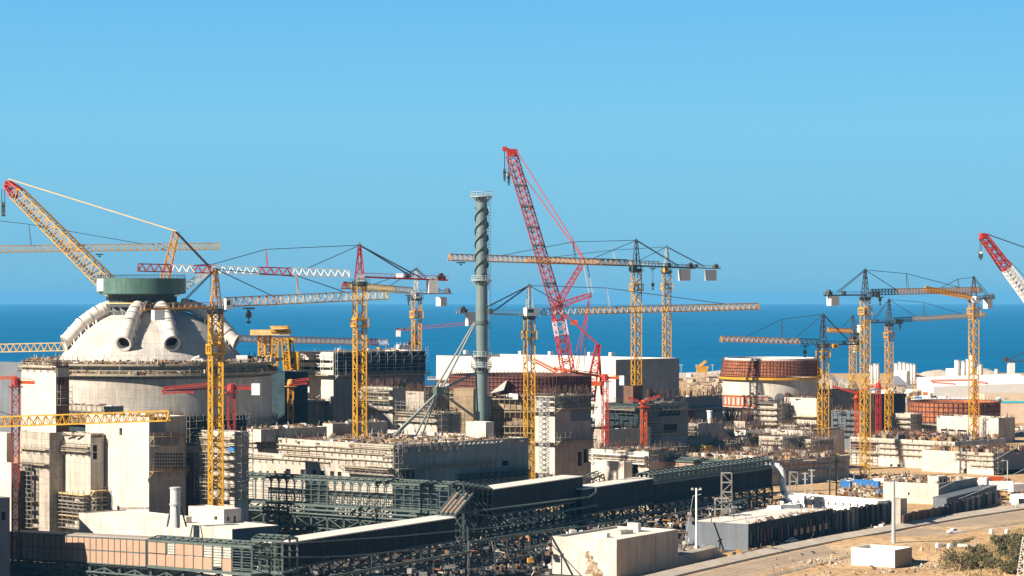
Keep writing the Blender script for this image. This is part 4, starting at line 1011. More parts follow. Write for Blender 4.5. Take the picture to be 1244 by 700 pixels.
# jib of the crane outside the left edge, upper left
crane('crane reaching in from the left edge, long yellow jib behind the lifting boom', -120, 760, 322, 255, (266, 303, 308), head=steeld, jh=2.0, posts=((35,272.5),), ties=(('A',(35,272.5)),((35,272.5),172),('A',-20)), segs=[(0,1,yel)], trol=(121,308), hook=None, collars=(), dD=30, cj=(-190,309))
crane('crane reaching in from the left edge with a yellow jib low before the dome', -95, 540, 519, 470, (205, 511, 521), head=yelo, jh=2.1, segs=[(0,1,yel)], ties=(('A',20),), dD=-15, jcs=.28, jds=.16, cj=(-150,520))
crane('crane reaching in from the left edge with a yellow jib behind the dome shoulder', -70, 720, 430, 385, (79, 426, 429), head=steeld, jh=2.3, segs=[(0,1,yelp)], ties=(('A',10),), dD=0, cj=(-120,429))
crane('low yellow crane whose jib runs behind the gantry to a white counterweight', 484, 860, 428, 424, (214, 413.5, 419.5), jh=2.1, segs=[(0,.05,whitep),(.05,.09,redd),(.09,1,yel)], cj=(507,420), cjm=whitep, cw=(483,506,419,423.5), dD=-60, head=whitep)
crane('thin far crane with a dull red jib low over the sea', 504, 1150, 404, 396, (572, 394.5, 400), mast=redd, head=redd, w=1.6, jh=1.3, jw=1.2, segs=[(0,1,redd)], cj=(481,402.5), cjm=redd, cw=(481,487,401,409), ties=(('A',530),), dD=0, jcs=.18, jds=.09, cs=.25, ds=.13)
# centre
crane('yellow crane before the dark rust ring with a jib reaching far right', 643, 705, 385, 347, (921, 376, 383), w=2.4, head=steell, cj=(556, 380), cjm=steell, cw=(567,577.5,380,396), posts=((737,350),), ties=(('A',(737,350)),((737,350),880),('A',690)), cties=((600,378),(580,379)),
    segs=[(0,.17,steell),(.17,1,yel)], collars=(407,), cab=(635,649,374,384,whitep), dD=40, jh=1.9)
crane('tallest centre crane with a dark head and an orange yellow jib over the red boom', 773, 806, 328, 292, (546, 316.5, 323), w=2.5, zb=Zat(467.5,806), head=steeld, cj=(843, 326), cjm=steeld, cw=(826,837,327,341), posts=((696,294),), ties=(('A',(696,294)),((696,294),606),('A',718)), cties=((824,323),),
    segs=[(0,.16,steeld),(.16,1,yelo)], collars=(349,), dD=-50, jh=2.0, trol=(560,318), hook=None, cab=(763,768,322,330,steeld))
crane('yellow crane standing just right of the tallest centre crane', 810, 960, 330, 300, (640, 318, 324), w=2.5, head=steell, cj=(874, 326.5), cjm=steell, cw=(858,869,328,341), posts=((745,304),), ties=(('A',(745,304)),((745,304),668),('A',775)), cties=((856,324),), segs=[(0,.2,steell),(.2,1,yelo)], collars=(348,), dD=-40, trol=(793,325), hook=348, cab=(803,808,324,331,yelo))
# right group
crane('short yellow crane with an orange jib to the left at the orange ring reactor', 1000, 885, 420, 382, (876, 415, 418.5), w=2.85, head=steeld, cj=(1046, 418.5), cjm=steeld, posts=((950,388),), ties=(('A',(950,388)),((950,388),905),('A',965)), cties=((1033,416),), segs=[(0,.2,steeld),(.2,1,yelo)], collars=(430,), dD=-20, trol=(978,419), hook=430, cab=(1008,1014,418,423,yelo), jh=1.9)
crane('tallest yellow crane of the right hand group with an orange tipped jib', 1051, 812, 362, 328, (1191, 355.5, 358.5), w=2.4, head=steeld, cj=(1003, 359), cjm=steeld, cw=(1007,1017,360,371.5), posts=((1101,332.5),), ties=(('A',(1101,332.5)),((1101,332.5),1165),('A',1086)), cties=((1018,355),), segs=[(0,.22,steeld),(.22,1,yelo)], collars=(378,), dD=60, trol=(1069,360), hook=366, cab=(1056,1062,354,361,steeld), jh=1.9)
crane('yellow crane with a pinkish jib right of the tallest one in the right hand group', 1080, 1080, 394, 364, (1197, 385, 391.5), w=2.6, head=steeld, cj=(1052, 392.5), cjm=steeld, posts=((1122,367.5),), ties=(('A',(1122,367.5)),((1122,367.5),1168),('A',1112)), cties=((1060,391),), segs=[(0,.2,steeld),(.2,1,yelp)], collars=(407,), dD=60, trol=(1093,392), hook=399, cab=(1085,1091,388,394,steeld), jh=1.9)
crane('low yellow crane with a stub orange jib half hidden in the right hand group', 1036, 1120, 410, 384, (1006, 403.5, 405), w=2.3, head=steeld, cj=(1044, 407), cjm=steeld, cw=(1037,1042,409,428), segs=[(0,1,yelo)], ties=(('A',1022),), cties=((1042,405),), dD=-40, cab=(1040,1044,395,404,whitep))
crane('rightmost yellow crane with an orange counter jib over the white tent roof', 1183, 905, 365, 337, (1124, 353.5, 363.5), w=2.6, head=steeld, cj=(1206, 362.5), cjm=steeld, cw=(1197,1203,363,375), posts=((1164,339),), ties=(('A',(1164,339)),((1164,339),1140)), cties=((1200,359),), segs=[(0,1,yelo)], collars=(378,), dD=-60, cab=(1178,1182,360,368,whitep), jh=1.6)
crane('dark crane reaching in from the right edge with only its counterweight showing', 1300, 940, 437, 400, (1420, 436, 439), head=steeld, cj=(1217, 439), cjm=steeld, cw=(1224,1232.5,441,454), cties=((1226,437),), segs=[(0,1,yelo)], mast=yel)

# ================================================================= PLACING BOOMS (red)
def placing(label, px, D, yt, pts, cjx, cwbox, mast=redp, boom=redo, w=1.7, zb=0.0, cs=.26):
    c = P(px, yt, D); base = V((c.x, c.y, zb)); t = thing('placing_boom', label, 'placing boom', base, 'concrete placing booms'); w *= .88; cs = .2
    part(lambda m: m.lattice(base, c, w, w, max(3, int((c.z-zb)/1.8)), cs, .12, .3), 'mast', mast, t)
    part(lambda m: (m.lathe(c-UP*.3, [(.2,0),(w*.7,0),(w*.6,1.6),(.2,1.9)], 10), m.box(c-UP*.6, w*2, w*2, .2, .3)), 'slewing_head', mast, t)
    prev = None
    for i, (a, b, th) in enumerate(pts):
        p, q = P(*a, D-i*.9), P(*b, D-i*.9); part(lambda m: (m.beam(p, q, .45, th*.55), m.tube(p+UP*th*.6, q+UP*th*.6, .1, n=6), m.box(p, .7, .7, th), m.box(q, .6, .6, th*.9)), 'boom_section', boom, t)
    if cjx:
        q = P(cjx, yt-2, D); part(lambda m: (m.beam(c+UP*.5, q, .5, .7), m.beam(c+UP*1.6, q+UP*.5, .12)), 'counter_arm', boom, t)
    if cwbox:
        x0, x1, y0, y1 = cwbox; p = P(x0, y1, D); part(lambda m: m.obb(p-V((0,.9,0)), V(((x1-x0)*D/F,0,0)), V((0,1.8,0)), UP*((y1-y0)*D/F)), 'counterweight', whitep, t)
    return t
placing('red lattice placing mast at the left edge before the white stair tower', 19, 536, 467, [((-14,461),(18,459),.7)], 42, None, mast=redd, w=1.75)
placing('red placing boom folded across the reactor cylinder by the nearest yellow mast', 281, 572, 474, [((285,471),(198,475),.55),((200,472),(252,467.5),.6),((234,477),(199,478),.5)], 309, (306,316,466,480), boom=redd, mast=redd)  # darker red puts the shade on this boom into its colour
placing('brown red placing boom with a yellow head below the gantry crane', 353, 722, 467, [((353,464),(374,461),.8),((353,468),(372,466),.8)], None, None, mast=yelo, boom=redd)
placing('orange red placing boom stretched before the white turbine hall', 735, 716, 461, [((735,458),(701,453),1.2),((701,453),(674,448),1.0),((676,450.5),(649,437),.6),((676,454),(651,441),.45)], 753, (752.5,758,456.5,468))
placing('short orange mast with a yellow head beside the teal netting', 782, 715, 492, [((782,488),(800,482),.8),((780,490),(764,484),.7)], None, None, mast=redo, boom=redd, w=1.6)
placing('bright red lattice mast between the two yellow masts at the right', 1067, 915, 470, [((1067,466),(1069,463),.9)], None, None, mast=redp, w=1.7)
placing('orange mast with a yellow head in front of the low yellow crane', 1041, 915, 482, [((1041,477),(1060,470),.8),((1041,478),(1012,470),.9)], None, None, mast=redo, boom=redp, w=1.6)
t = placing('red boom lying low over the white tent roof at the far right', 1185, 1010, 468, [((1185,462),(1132,463),.8),((1186,464),(1199,466),.8),((1134,465),(1160,467),.5)], None, None, mast=redd, w=1.2)

# ================================================================= CRAWLER CRANES
def luffer(name, label, foot, tip, w, mats, D0, D1, ringn=0, n=30, tipw=None, cs=.35, ds=.18):
    pass
# yellow lifting crane behind the dome
DC = 765
gb = V((Xat(196,DC), DC, 0))
Y1 = thing('crawler_crane', 'huge yellow lattice boom crane rising behind the dome with a red tip at upper left', 'crawler crane', gb)
bf = P(178, 392, DC); bt = P(9, 223, DC+14)
part(lambda m: m.lattice(bf, lerp(bf,bt,.93), 4.9, 3.9, 34, .38, .18), 'boom', yel, Y1)
part(lambda m: m.lattice(lerp(bf,bt,.93), bt, 3.6, 2.0, 3, .5, .28), 'boom_head', redp, Y1)
part(lambda m: m.box(bt, 1.6, 2.2, 1.6, .3), 'head_sheave', redp, Y1)
mt_ = P(214, 282, DC+6)
part(lambda m: m.lattice(P(186,400,DC+4), mt_, 3.2, 1.6, 22, .34, .17), 'back_mast', yelo, Y1)
for s in (-1.2, 1.2):
    cable_part(bt+V((.6,s,1.4)), mt_+V((0,s,.3)), .3, Y1, 'pendant', yelp)
    cable_part(mt_+V((0,s,0)), P(256,326,DC+10)+V((0,s,0)), .5, Y1, 'pendant', mk('dark purple steel %d' % (s > 0), (.09,.05,.07), .6, .2, .5))
part(lambda m: m.lattice(P(196,368,DC+8), P(257,327,DC+10), 2.4, 1.4, 14, .3, .16), 'superlift_mast', yelp, Y1)
for s in (-.4, .4): cable_part(P(257,327,DC+10)+V((s,0,0)), V((Xat(259,DC+10)+s,DC+10,Zat(440,DC+10))), .14, Y1, 'hoist_rope')
h0 = P(4, 250, DC+13)
for x in (2.2, 5.8): cable_part(P(x,230,DC+13), P(x,248,DC+13), .22, Y1, 'hoist_rope')
part(lambda m: (m.tube(h0+V((-.5,0,.4)), h0+V((.5,0,.4)), .8, n=12), m.box(h0-UP*1.2, 1.1, .7, 2.2)), 'hook_block', steeld, Y1)
part(lambda m: m.box(h0+UP*.2, 1.2, .9, .7), 'hook_block_stripe', whitep, Y1)
part(lambda m: (m.tube(h0-UP*2.6, h0-UP*1.8, .3, n=8), m.tube(h0-UP*3.0+V((-.5,0,0)), h0-UP*3.0+V((.6,0,0)), .42, n=8)), 'hook', steeld, Y1)
def crawler_body(t, gb, mat, foot, s=1.0):
    for k in (-1, 1): part(lambda m: (m.box(gb+V((3.6*k*s,0,1.0)), 1.6*s, 11*s, 1.9), m.tube(gb+V((3.6*k*s-.8,-5.5*s,1.0)), gb+V((3.6*k*s+.8,-5.5*s,1.0)), .95, n=14), m.tube(gb+V((3.6*k*s-.8,5.5*s,1.0)), gb+V((3.6*k*s+.8,5.5*s,1.0)), .95, n=14)), 'crawler_track', steeld, t)
    part(lambda m: (m.box(gb+V((0,0,3.6)), 5*s, 9*s, 2.6), m.box(gb+V((0,3.4*s,5.6)), 4.6*s, 3*s, 1.6)), 'machine_deck', mat, t)
    part(lambda m: m.beam(gb+UP*4.5, foot, 1.6, 1.6), 'support_post', mat, t)
crawler_body(Y1, gb, yel, bf)
# red giant
DR = 830
gb = V((Xat(700,DR), DR, 0))
R1 = thing('crawler_crane', 'giant red lattice crane with a steep boom standing behind the dark rust ring', 'crawler crane', gb)
kn = P(676, 372, DR); lo = P(690, 452, DR); tp = P(622, 190, DR+14)
part(lambda m: m.lattice(gb+V((-2.5,0,4)), lo, 3.5, 3.5, 14, .42, .2, .3), 'lower_mast', redp, R1)
part(lambda m: m.lattice(lo, lerp(lo,kn,.55), 3.6, 3.6, 7, .42, .2, .3), 'main_mast', redp, R1)
part(lambda m: m.lattice(lerp(lo,kn,.55), lerp(lo,kn,.78), 3.6, 3.6, 4, .45, .2, .3), 'main_mast', mk('pink white paint', (.66,.50,.48), .5, .25, .6), R1)
part(lambda m: m.lattice(lerp(lo,kn,.78), kn, 3.6, 2.2, 4, .45, .24, .3), 'main_mast', redp, R1)
part(lambda m: m.lattice(kn, tp, 3.1, 3.1, 44, .3, .15, .3), 'luffing_boom', redd, R1)
for t_ in (.15, .29, .40, .52, .66, .80):
    q = lerp(kn, tp, t_); ax = (tp-kn).normalized()
    part(lambda m: m.beam(q-ax*.45, q+ax*.45, 4.1, 4.1), 'boom_joint', steeld, R1) if False else part(lambda m: [m.beam(q+V((sx*1.7,-1.9,0))*1, q+V((-sx*1.7,-1.9,.0)), .5, .8) for sx in (1,)]+[m.beam(q+V((1.7*e,-1.9,0)), q+V((1.7*e,1.9,0)), .5, .8) for e in (-1,1)], 'boom_joint', steeld, R1)
part(lambda m: (m.box(tp+UP*1.2, 3.4, 2.4, 2.6, .2), m.beam(tp+UP*2, P(612,180,DR+14), 1.0, .8), m.box(P(613,181,DR+14), 1.6, 1.6, 1.6)), 'boom_head', redp, R1)
for (x, y0, y1, r) in ((613,183,207,.8),(618,190,212,1.1)):
    cable_part(P(x,y0,DR+13), P(x,y1,DR+13), .3, R1, 'hoist_rope', bluet if False else cable)
    q = P(x, y1+1, DR+13); part(lambda m: (m.tube(q+V((-.5,0,0)), q+V((.5,0,0)), r, n=12), m.box(q-UP*1.5, .9, .7, 2.4), m.tube(q-UP*3.6, q-UP*2.4, .3, n=8)), 'hook_block', steeld, R1)
    part(lambda m: m.box(q+UP*.1, r*1.3, r*1.6, .6), 'hook_block_stripe', whitep, R1)
s1 = P(710, 316, DR); s2 = P(718, 358, DR)
part(lambda m: m.lattice(kn, s1, 2.2, 1.3, 20, .36, .18), 'luffing_strut', redp, R1)
part(lambda m: m.lattice(kn, s2, 2.0, 1.3, 13, .36, .18), 'luffing_strut', redp, R1)
for s in (-1.1, 1.1):
    cable_part(tp+V((1.4,s,2.2)), s1+V((0,s,.3)), .22, R1, 'pendant', redp); cable_part(tp+V((1.4,s,-3.2)), s1+V((0,s,-.3)), .22, R1, 'pendant', redp)
    cable_part(s1+V((s*.6,s,0)), s2+V((s*.6,s,0)), .35, R1, 'pendant', steell)
    cable_part(s2+V((-.8,s,0)), P(706+s*3,448,DR), .2, R1, 'pendant', redp)
    cable_part(s2+V((0,s,0)), P(694+s*3,462,DR), .2, R1, 'pendant', redp)
am = P(727, 419, DR)
for s in (-.8, .8): cable_part(kn+V((1.5,s,-1.5)), am+V((0,s,0)), .5, R1, 'pendant', redp)
part(lambda m: m.box(lerp(kn, am, .42), 2.2, 1.6, 1.6), 'pendant_block', redo, R1)
part(lambda m: m.lattice(P(716,486,DR), am, 3.6, 1.4, 12, .5, .24), 'a_frame', redp, R1)
part(lambda m: m.beam(P(731,480,DR), am, .8, .8), 'a_frame_stay', redp, R1)
part(lambda m: m.obb(P(711,469,DR-4), V((6.5,0,0)), V((0,3,0)), UP*1.3), 'a_frame_beam', redo, R1)
crawler_body(R1, gb, redp, P(705,486,DR), 1.2)
# red and white luffing boom at the right edge
DL = 900
gb = V((Xat(1345,DL), DL, 0)); ft = P(1318, 455, DL); tp = P(1194, 287, DL-10)
L1 = thing('crawler_crane', 'red and white lattice boom leaning in from the right edge with a hanging hook', 'crawler crane', gb)
part(lambda m: m.lattice(lerp(tp,ft,.23), lerp(tp,ft,.5), 3.2, 3.4, 20, .5, .26), 'boom', whitep, L1)
part(lambda m: m.lattice(lerp(tp,ft,.5), ft, 3.4, 3.4, 18, .45, .22), 'boom', redp, L1)
part(lambda m: m.lattice(tp, lerp(tp,ft,.23), 2.4, 3.2, 10, .5, .28), 'boom', redp, L1)
part(lambda m: m.box(tp, 2.0, 1.8, 2.2, .3), 'boom_head', redp, L1)
for s in (-.8, .8): cable_part(tp+V((.8,s,1.0)), P(1370,345,DL)+V((0,s,0)), .2, L1, 'pendant')
cable_part(tp+V((2,0,-1.5)), P(1340,430,DL), .14, L1, 'pendant')
part(lambda m: m.lattice(P(1330,450,DL), P(1370,345,DL), 2.4, 1.4, 18, .3, .16), 'back_mast', redp, L1)
for x in (1190.5, 1192.3): cable_part(P(x,290,DL-11), P(x,306,DL-11), .18, L1, 'hoist_rope')
q = P(1191.4, 309, DL-11); part(lambda m: (m.box(q-UP*.2, 1.5, .9, 2.4), m.tube(q-UP*2.2, q-UP*1.0, .3, n=8)), 'hook_block', steeld, L1)
part(lambda m: m.box(q+UP*.6, 1.1, 1.1, .7), 'hook_block_stripe', whitep, L1)
crawler_body(L1, gb, redp, ft)
# ================================================================= FOREGROUND CONVEYOR GALLERIES
def hv(a, b):
    d = V(b)-V(a); d.z = 0; return d.normalized()
def clad_gallery(label, p0, p1, width, height, n=8, roof=roofw, side=darks, open_from=1.0):
    """p0, p1: near top edge; the gallery extends away from the camera by width"""
    d = V(p1)-V(p0); h = hv(p0, p1); b = V((-h.y, h.x, 0))
    t = thing('conveyor_gallery', label, 'conveyor gallery', V((p0.x, p0.y, 0)), 'conveyor galleries')
    dn = UP*height
    part(lambda m: m.hexa([p0-b*.25, p0-b*.25+d, p0+d+b*(width+.25), p0+b*(width+.25), p0-b*.25+UP*.22, p0-b*.25+d+UP*.22, p0+d+b*(width+.25)+UP*.32, p0+b*(width+.25)+UP*.32]), 'roof', roof, t)
    part(lambda m: m.hexa([p0-dn, p0+d-dn, p0+d-dn+b*.15, p0-dn+b*.15, p0, p0+d, p0+d+b*.15, p0+b*.15]), 'side_wall', side, t)
    part(lambda m: m.hexa([p0-dn+b*(width-.15), p0+d-dn+b*(width-.15), p0+d-dn+b*width, p0-dn+b*width, p0+b*(width-.15), p0+d+b*(width-.15), p0+d+b*width, p0+b*width]), 'side_wall', side, t)
    part(lambda m: m.hexa([p0-dn-UP*.4-b*.2, p0+d-dn-UP*.4-b*.2, p0+d-dn-UP*.4+b*(width+.2), p0-dn-UP*.4+b*(width+.2), p0-dn-b*.2, p0+d-dn-b*.2, p0+d-dn+b*(width+.2), p0-dn+b*(width+.2)]), 'floor', steeld, t)
    for e in (V((0,0,0)), d):
        q = p0+e; part(lambda m: m.obb(q-dn+b*.2, b*(width-.4), h*.1, dn), 'end_wall', side, t)
    return t
def frame_gallery(label, p0, p1, width, height, n, mat=steelg, k_=1.0, roof_ribs=True, panels=None, arch=True, fl=True, near_panels=None, pmat=brown):
    d = V(p1)-V(p0); h = hv(p0, p1); b = V((-h.y, h.x, 0)); dn = UP*height
    t = thing('gallery_frame', label, 'gallery frame', V((p0.x, p0.y, 0)), 'conveyor galleries')
    bay = d/n
    for i in range(n+1):
        q = p0+bay*i
        def f(m):
            for s in (0, width):
                m.beam(q+b*s-dn, q+b*s, .38*k_)
            m.beam(q, q+b*width*.5+UP*.7, .28*k_); m.beam(q+b*width*.5+UP*.7, q+b*width, .28*k_)
            m.beam(q-dn, q+b*width-dn, .35)
            if arch and i < n:
                for s in (0, width):
                    a_ = q+b*s
                    m.beam(a_-UP*1.3, a_+bay*.3-UP*.25, .2, caps=False); m.beam(a_+bay*.7-UP*.25, a_+bay-UP*1.3, .2, caps=False)
        part(f, 'portal_frame', mat, t)
    for s in (0, width):
        part(lambda m: m.beam(p0+b*s-UP*.15, p1+b*s-UP*.15, .4, .45), 'eaves_beam', mat, t)
        part(lambda m: m.beam(p0+b*s-dn, p1+b*s-dn, .5, .6), 'floor_beam', mat, t)
    def f(m):
        for k in range(1, 5):
            z = height*k/5
            for s in (0, width): m.beam(p0+b*s-UP*z, p1+b*s-UP*z, .13)
    part(f, 'side_rails', mat, t) if False else part(f, 'side_railing', mat, t)
    if roof_ribs:
        def f(m):
            for i in range(n):
                q = p0+bay*i
                m.beam(q, q+b*width+bay+UP*.05, .22*k_, caps=False); m.beam(q+b*width, q+bay+UP*.05, .22*k_, caps=False)
            m.beam(p0+b*width*.5+UP*.7, p1+b*width*.5+UP*.7, .3)
            for s in (.25, .75): m.beam(p0+b*width*s+UP*.35, p1+b*width*s+UP*.35, .16)
        part(f, 'roof_bracing', mat, t)
    if fl: part(lambda m: m.hexa([p0-dn-UP*.2, p1-dn-UP*.2, p1-dn-UP*.2+b*width, p0-dn-UP*.2+b*width, p0-dn, p1-dn, p1-dn+b*width, p0-dn+b*width]), 'floor', steell, t)
    for (i, k0, k1) in (near_panels or ()):
        q = p0+bay*i; part(lambda m: m.hexa([q+bay*.06-dn*k1-b*.05, q+bay*.94-dn*k1-b*.05, q+bay*.94-dn*k1+b*.08, q+bay*.06-dn*k1+b*.08, q+bay*.06-dn*k0-b*.05, q+bay*.94-dn*k0-b*.05, q+bay*.94-dn*k0+b*.08, q+bay*.06-dn*k0+b*.08]), 'cladding_panel', pmat, t)
    return t
def trestle(label, p0, p1, width, drop, n, pipes=((-2.5,.35),(-5,.3)), mat=steeld, x=True, near=2.0):
    """steel legs, cross bracing and pipe shelves below a gallery; p0, p1: near top edge of the trestle"""
    d = V(p1)-V(p0); h = hv(p0, p1); b = V((-h.y, h.x, 0)); bay = d/n
    t = thing('pipe_trestle', label, 'trestle', V((p0.x, p0.y, 0)), 'steel trestles under the galleries')
    foot = lambda q: V((q.x, q.y, 0))
    for i in range(n+1):
        q = p0+bay*i
        def f(m):
            for s in (0, width):
                a_ = q+b*s; m.beam(foot(a_), a_, .5)
            z = drop
            for k in range(3):
                za, zb_ = q.z*(1-k/3), q.z*(1-(k+1)/3)
                A_, B2 = V((q.x,q.y,za)), V((q.x,q.y,zb_))
                m.beam(A_, B2+b*width, .2, caps=False); m.beam(B2, A_+b*width, .2, caps=False); m.beam(B2, B2+b*width, .3)
        part(f, 'support_frame', mat, t)
    def f(m):
        for i in range(n):
            q, r = p0+bay*i, p0+bay*(i+1)
            for s in (0, width):
                for k in range(3):
                    za, zb_ = 1-k/3, 1-(k+1)/3
                    a1, a2 = V((q.x,q.y,q.z*za))+b*s, V((r.x,r.y,r.z*za))+b*s; b1, b2 = V((q.x,q.y,q.z*zb_))+b*s, V((r.x,r.y,r.z*zb_))+b*s
                    if (i+k) % 2: m.beam(a1, b2, .2, caps=False)
                    else: m.beam(b1, a2, .2, caps=False)
                    m.beam(b1, b2, .24, caps=False)
    part(f, 'bracing', mat, t)
    for (z, r) in pipes:
        q0, q1 = p0+UP*z-b*near, p1+UP*z-b*near
        part(lambda m: [m.tube(q0, q1, r, n=8)]+[m.beam(lerp(q0,q1,i/n)-UP*.4, lerp(q0,q1,i/n)+b*near-UP*.4, .25) for i in range(n+1)], 'pipe', steelg, t)
    return t
# lower white roofed gallery
g0 = P(345, 661, 470); g1 = P(553, 629.5, 517)
clad_gallery('lower white roofed gallery with dark walls running up to the sloping frame', g0, g1, 5.2, 4.6)
hb = hv(g0, g1); 
trestle('dark steel trestle and pipes beneath the lower white roofed gallery', g0-UP*5.2-hb*6, g1-UP*5.2+hb*4, 4.6, 8, 10, pipes=((-.9,.16),(-3.2,.3),(-5.0,.22)), near=3.0)
# left gallery with brown panels
q0 = P(8, 647, 541); q1 = P(178, 655.5, 492)
q2 = P(306, 664, 462)
b1 = lerp(q0, q1, .0)
t = clad_gallery('low gallery with brown panels partly in shade and a sloping roof at the bottom left', q1+(q0-q1)*0+V((0,0,0)), q0, -4.4, 5.6, roof=mk('sheet roof', (.34,.29,.25), .7, .1, .2, joint=(6.0,20.0,.8,.08)), side=mk('panel wall', (.38,.235,.16), .7, .1, .3, fine=.05))
def f(m):
    dd = q0-q1; bb = V((-hv(q1,q0).y, hv(q1,q0).x, 0))
    for i in range(25):
        m.beam(lerp(q1,q0,i/24)+bb*.12-UP*5.6, lerp(q1,q0,i/24)+bb*.12, .26, caps=False)
    for z in (.1, 2.75, 5.5): m.beam(q1+bb*.14-UP*z, q0+bb*.14-UP*z, .22)
part(f, 'wall_frame', steelg, t)
np_ = [(0,0,.48),(0,.52,1),(1,0,.48),(1,.52,1),(2,.52,1),(3,0,.48),(3,.52,1),(4,0,.48),(4,.52,1),(5,0,.48),(5,.52,1),(6,.52,1),(8,.5,1)]
d_ = q2-q1
t = frame_gallery('half clad steel gallery with brown square panels at the bottom left', q2, q1+(q2-q1).normalized()*.6, -4.4, 5.4, 11, k_=.8, near_panels=[(10-i, a, b_) for (i, a, b_) in np_], arch=False)
trestle('grey steel trestle under the half clad gallery at the bottom left', q1+(q0-q1)-UP*6.2, q2-UP*6.2, 4.4, 8, 16, pipes=((-1.0,.2),(-2.4,.2)), mat=steelg, near=.6)
t = frame_gallery('dark corner tower frame where the bottom left gallery meets the white roof', P(306,655,466), P(343,657,463), 5.5, 6.2, 4, arch=False, mat=steelg)
trestle('dark steel legs under the corner tower frame', P(306,655,466)-UP*6.4, P(343,657,463)-UP*6.4, 5.5, 5, 4, pipes=(), mat=steeld)
# open green steel gallery in front of the tiered hall
f1 = P(545, 590, 575); f0 = P(283, 577.5, 633)
frame_gallery('long open green steel gallery frame before the tiered hall', f0, f1, 5.0, 6.6, 26, k_=.72)
trestle('steel trestle under the long open green gallery frame', f0-UP*6.9, f1-UP*6.9, 5.0, 6, 13, pipes=((-.8,.3),(-1.8,.25)), mat=steelg, near=.8)
heap('bright scrap, pipes and sheets on the ground under the open green gallery', lambda: V((Xat(R.uniform(285,560),600), R.uniform(560,650), 0)), 260, .5, 2.4)
# sloping link between the galleries
s0 = P(530, 626, 528); s1_ = P(562, 588, 552)
SL = thing('sloping_link', 'brown steeply sloping frame linking the lower white gallery to the upper one', 'gallery frame', V((s0.x, s0.y, 0)), 'conveyor galleries')
hx = V((.8,-.6,0))
for k in range(5):
    o_ = hx*1.25*k; part(lambda m: m.beam(s0+o_, s1_+o_, .4, .5), 'sloping_beam', steelg, SL)
for k in range(4):
    o_ = hx*(1.25*k+.62); part(lambda m: m.beam(lerp(s0,s1_,.1)+o_, lerp(s0,s1_,.72 if k % 2 == 0 else .5)+o_, .7, .12), 'sloping_panel', brown, SL)
for tt in (0, .33, .66, 1): part(lambda m: m.beam(lerp(s0,s1_,tt), lerp(s0,s1_,tt)+hx*5.0, .35), 'cross_beam', steelg, SL)
for (k, tt) in ((0,.5),(5,.5),(0,1),(5,1)):
    q = lerp(s0,s1_,tt)+hx*k; part(lambda m: m.beam(V((q.x,q.y,0)), q, .5), 'leg', steeld, SL)
# upper galleries
u0 = P(597, 595.5, 546); u1 = P(708, 579.5, 589)
frame_gallery('dark open junction frame at the start of the upper white gallery', P(563,589,541), P(597,594.5,545)+V((.2,.2,0)), 5.0, 6.2, 6, mat=steeld)
trestle('dark legs under the junction frame', P(563,589,541)-UP*6.4, P(597,594.5,545)-UP*6.4, 5.0, 6, 4, pipes=())
clad_gallery('upper white roofed gallery with tall dark walls in the centre', u0, u1, 5.2, 5.6)
hb = hv(u0, u1)
trestle('dark steel trestle with pipes beneath the upper white gallery', u0-UP*6.2, u1-UP*6.2, 5.0, 6, 12, pipes=((-.5,.3),(-3.6,.22),(-5.5,.3)), near=4.0)
w0 = P(707, 595, 585); w1 = P(793, 582, 622)
clad_gallery('middle white roofed gallery stepping down from the upper one', w0, w1, 5.0, 6.0)
trestle('dark steel trestle beneath the middle white gallery', w0-UP*6.4, w1-UP*6.4, 5.0, 6, 9, pipes=((-1.5,.25),(-4.0,.3)), near=3.5)
v1 = P(938, 562, 668)
cg = clad_gallery('long dark walled gallery under an open roof truss at the right of the centre', w1-UP*.9, v1-UP*.9, 5.0, 5.6, roof=steeld)
frame_gallery('row of open roof trusses on the long dark gallery', w1+UP*1.1, v1+UP*.9, 5.0, 2.3, 26, arch=True, fl=False, mat=steelg, k_=.65)
trestle('dark steel trestle with pipes beneath the long dark gallery', w1-UP*6.8, v1-UP*6.8, 5.0, 6, 15, pipes=((-1.0,.25),(-3.0,.3),(-5.2,.25)), near=4.0)
frame_gallery('brown panelled gallery behind the middle white gallery', P(768,556,705), P(902,564,676), 4.6, 6.0, 14, k_=.6, near_panels=[(i, a, b_) for i in range(13) for (a, b_) in ((.12,.52),(.54,.95))], arch=False)
frame_gallery('short half clad sloping frame beside the brown panelled gallery', P(712,585,690), P(768,560,705), 4.6, 5.0, 7, k_=.7, near_panels=[(1,.5,1),(3,.4,1),(5,0,.6),(6,.3,.95)], arch=False)
B = bldg('concrete_block', 'small bright white block behind the short sloping frame', 'block', 758, 561, 690, 722, 768, plast)
# white bent duct at the end of the long gallery
m = MB(); dq = 668
pts = [P(928,566,dq), P(938,565.5,dq), P(946,567.5,dq), P(949.5,572,dq), P(950.5,580,dq), P(951,592,dq), P(954,602,dq), P(957,611,dq)]
m.path(pts, .95, 12); m.build('bent_duct', whitep, smooth=True, label='white bent duct curving down at the end of the long dark gallery', cat='duct')
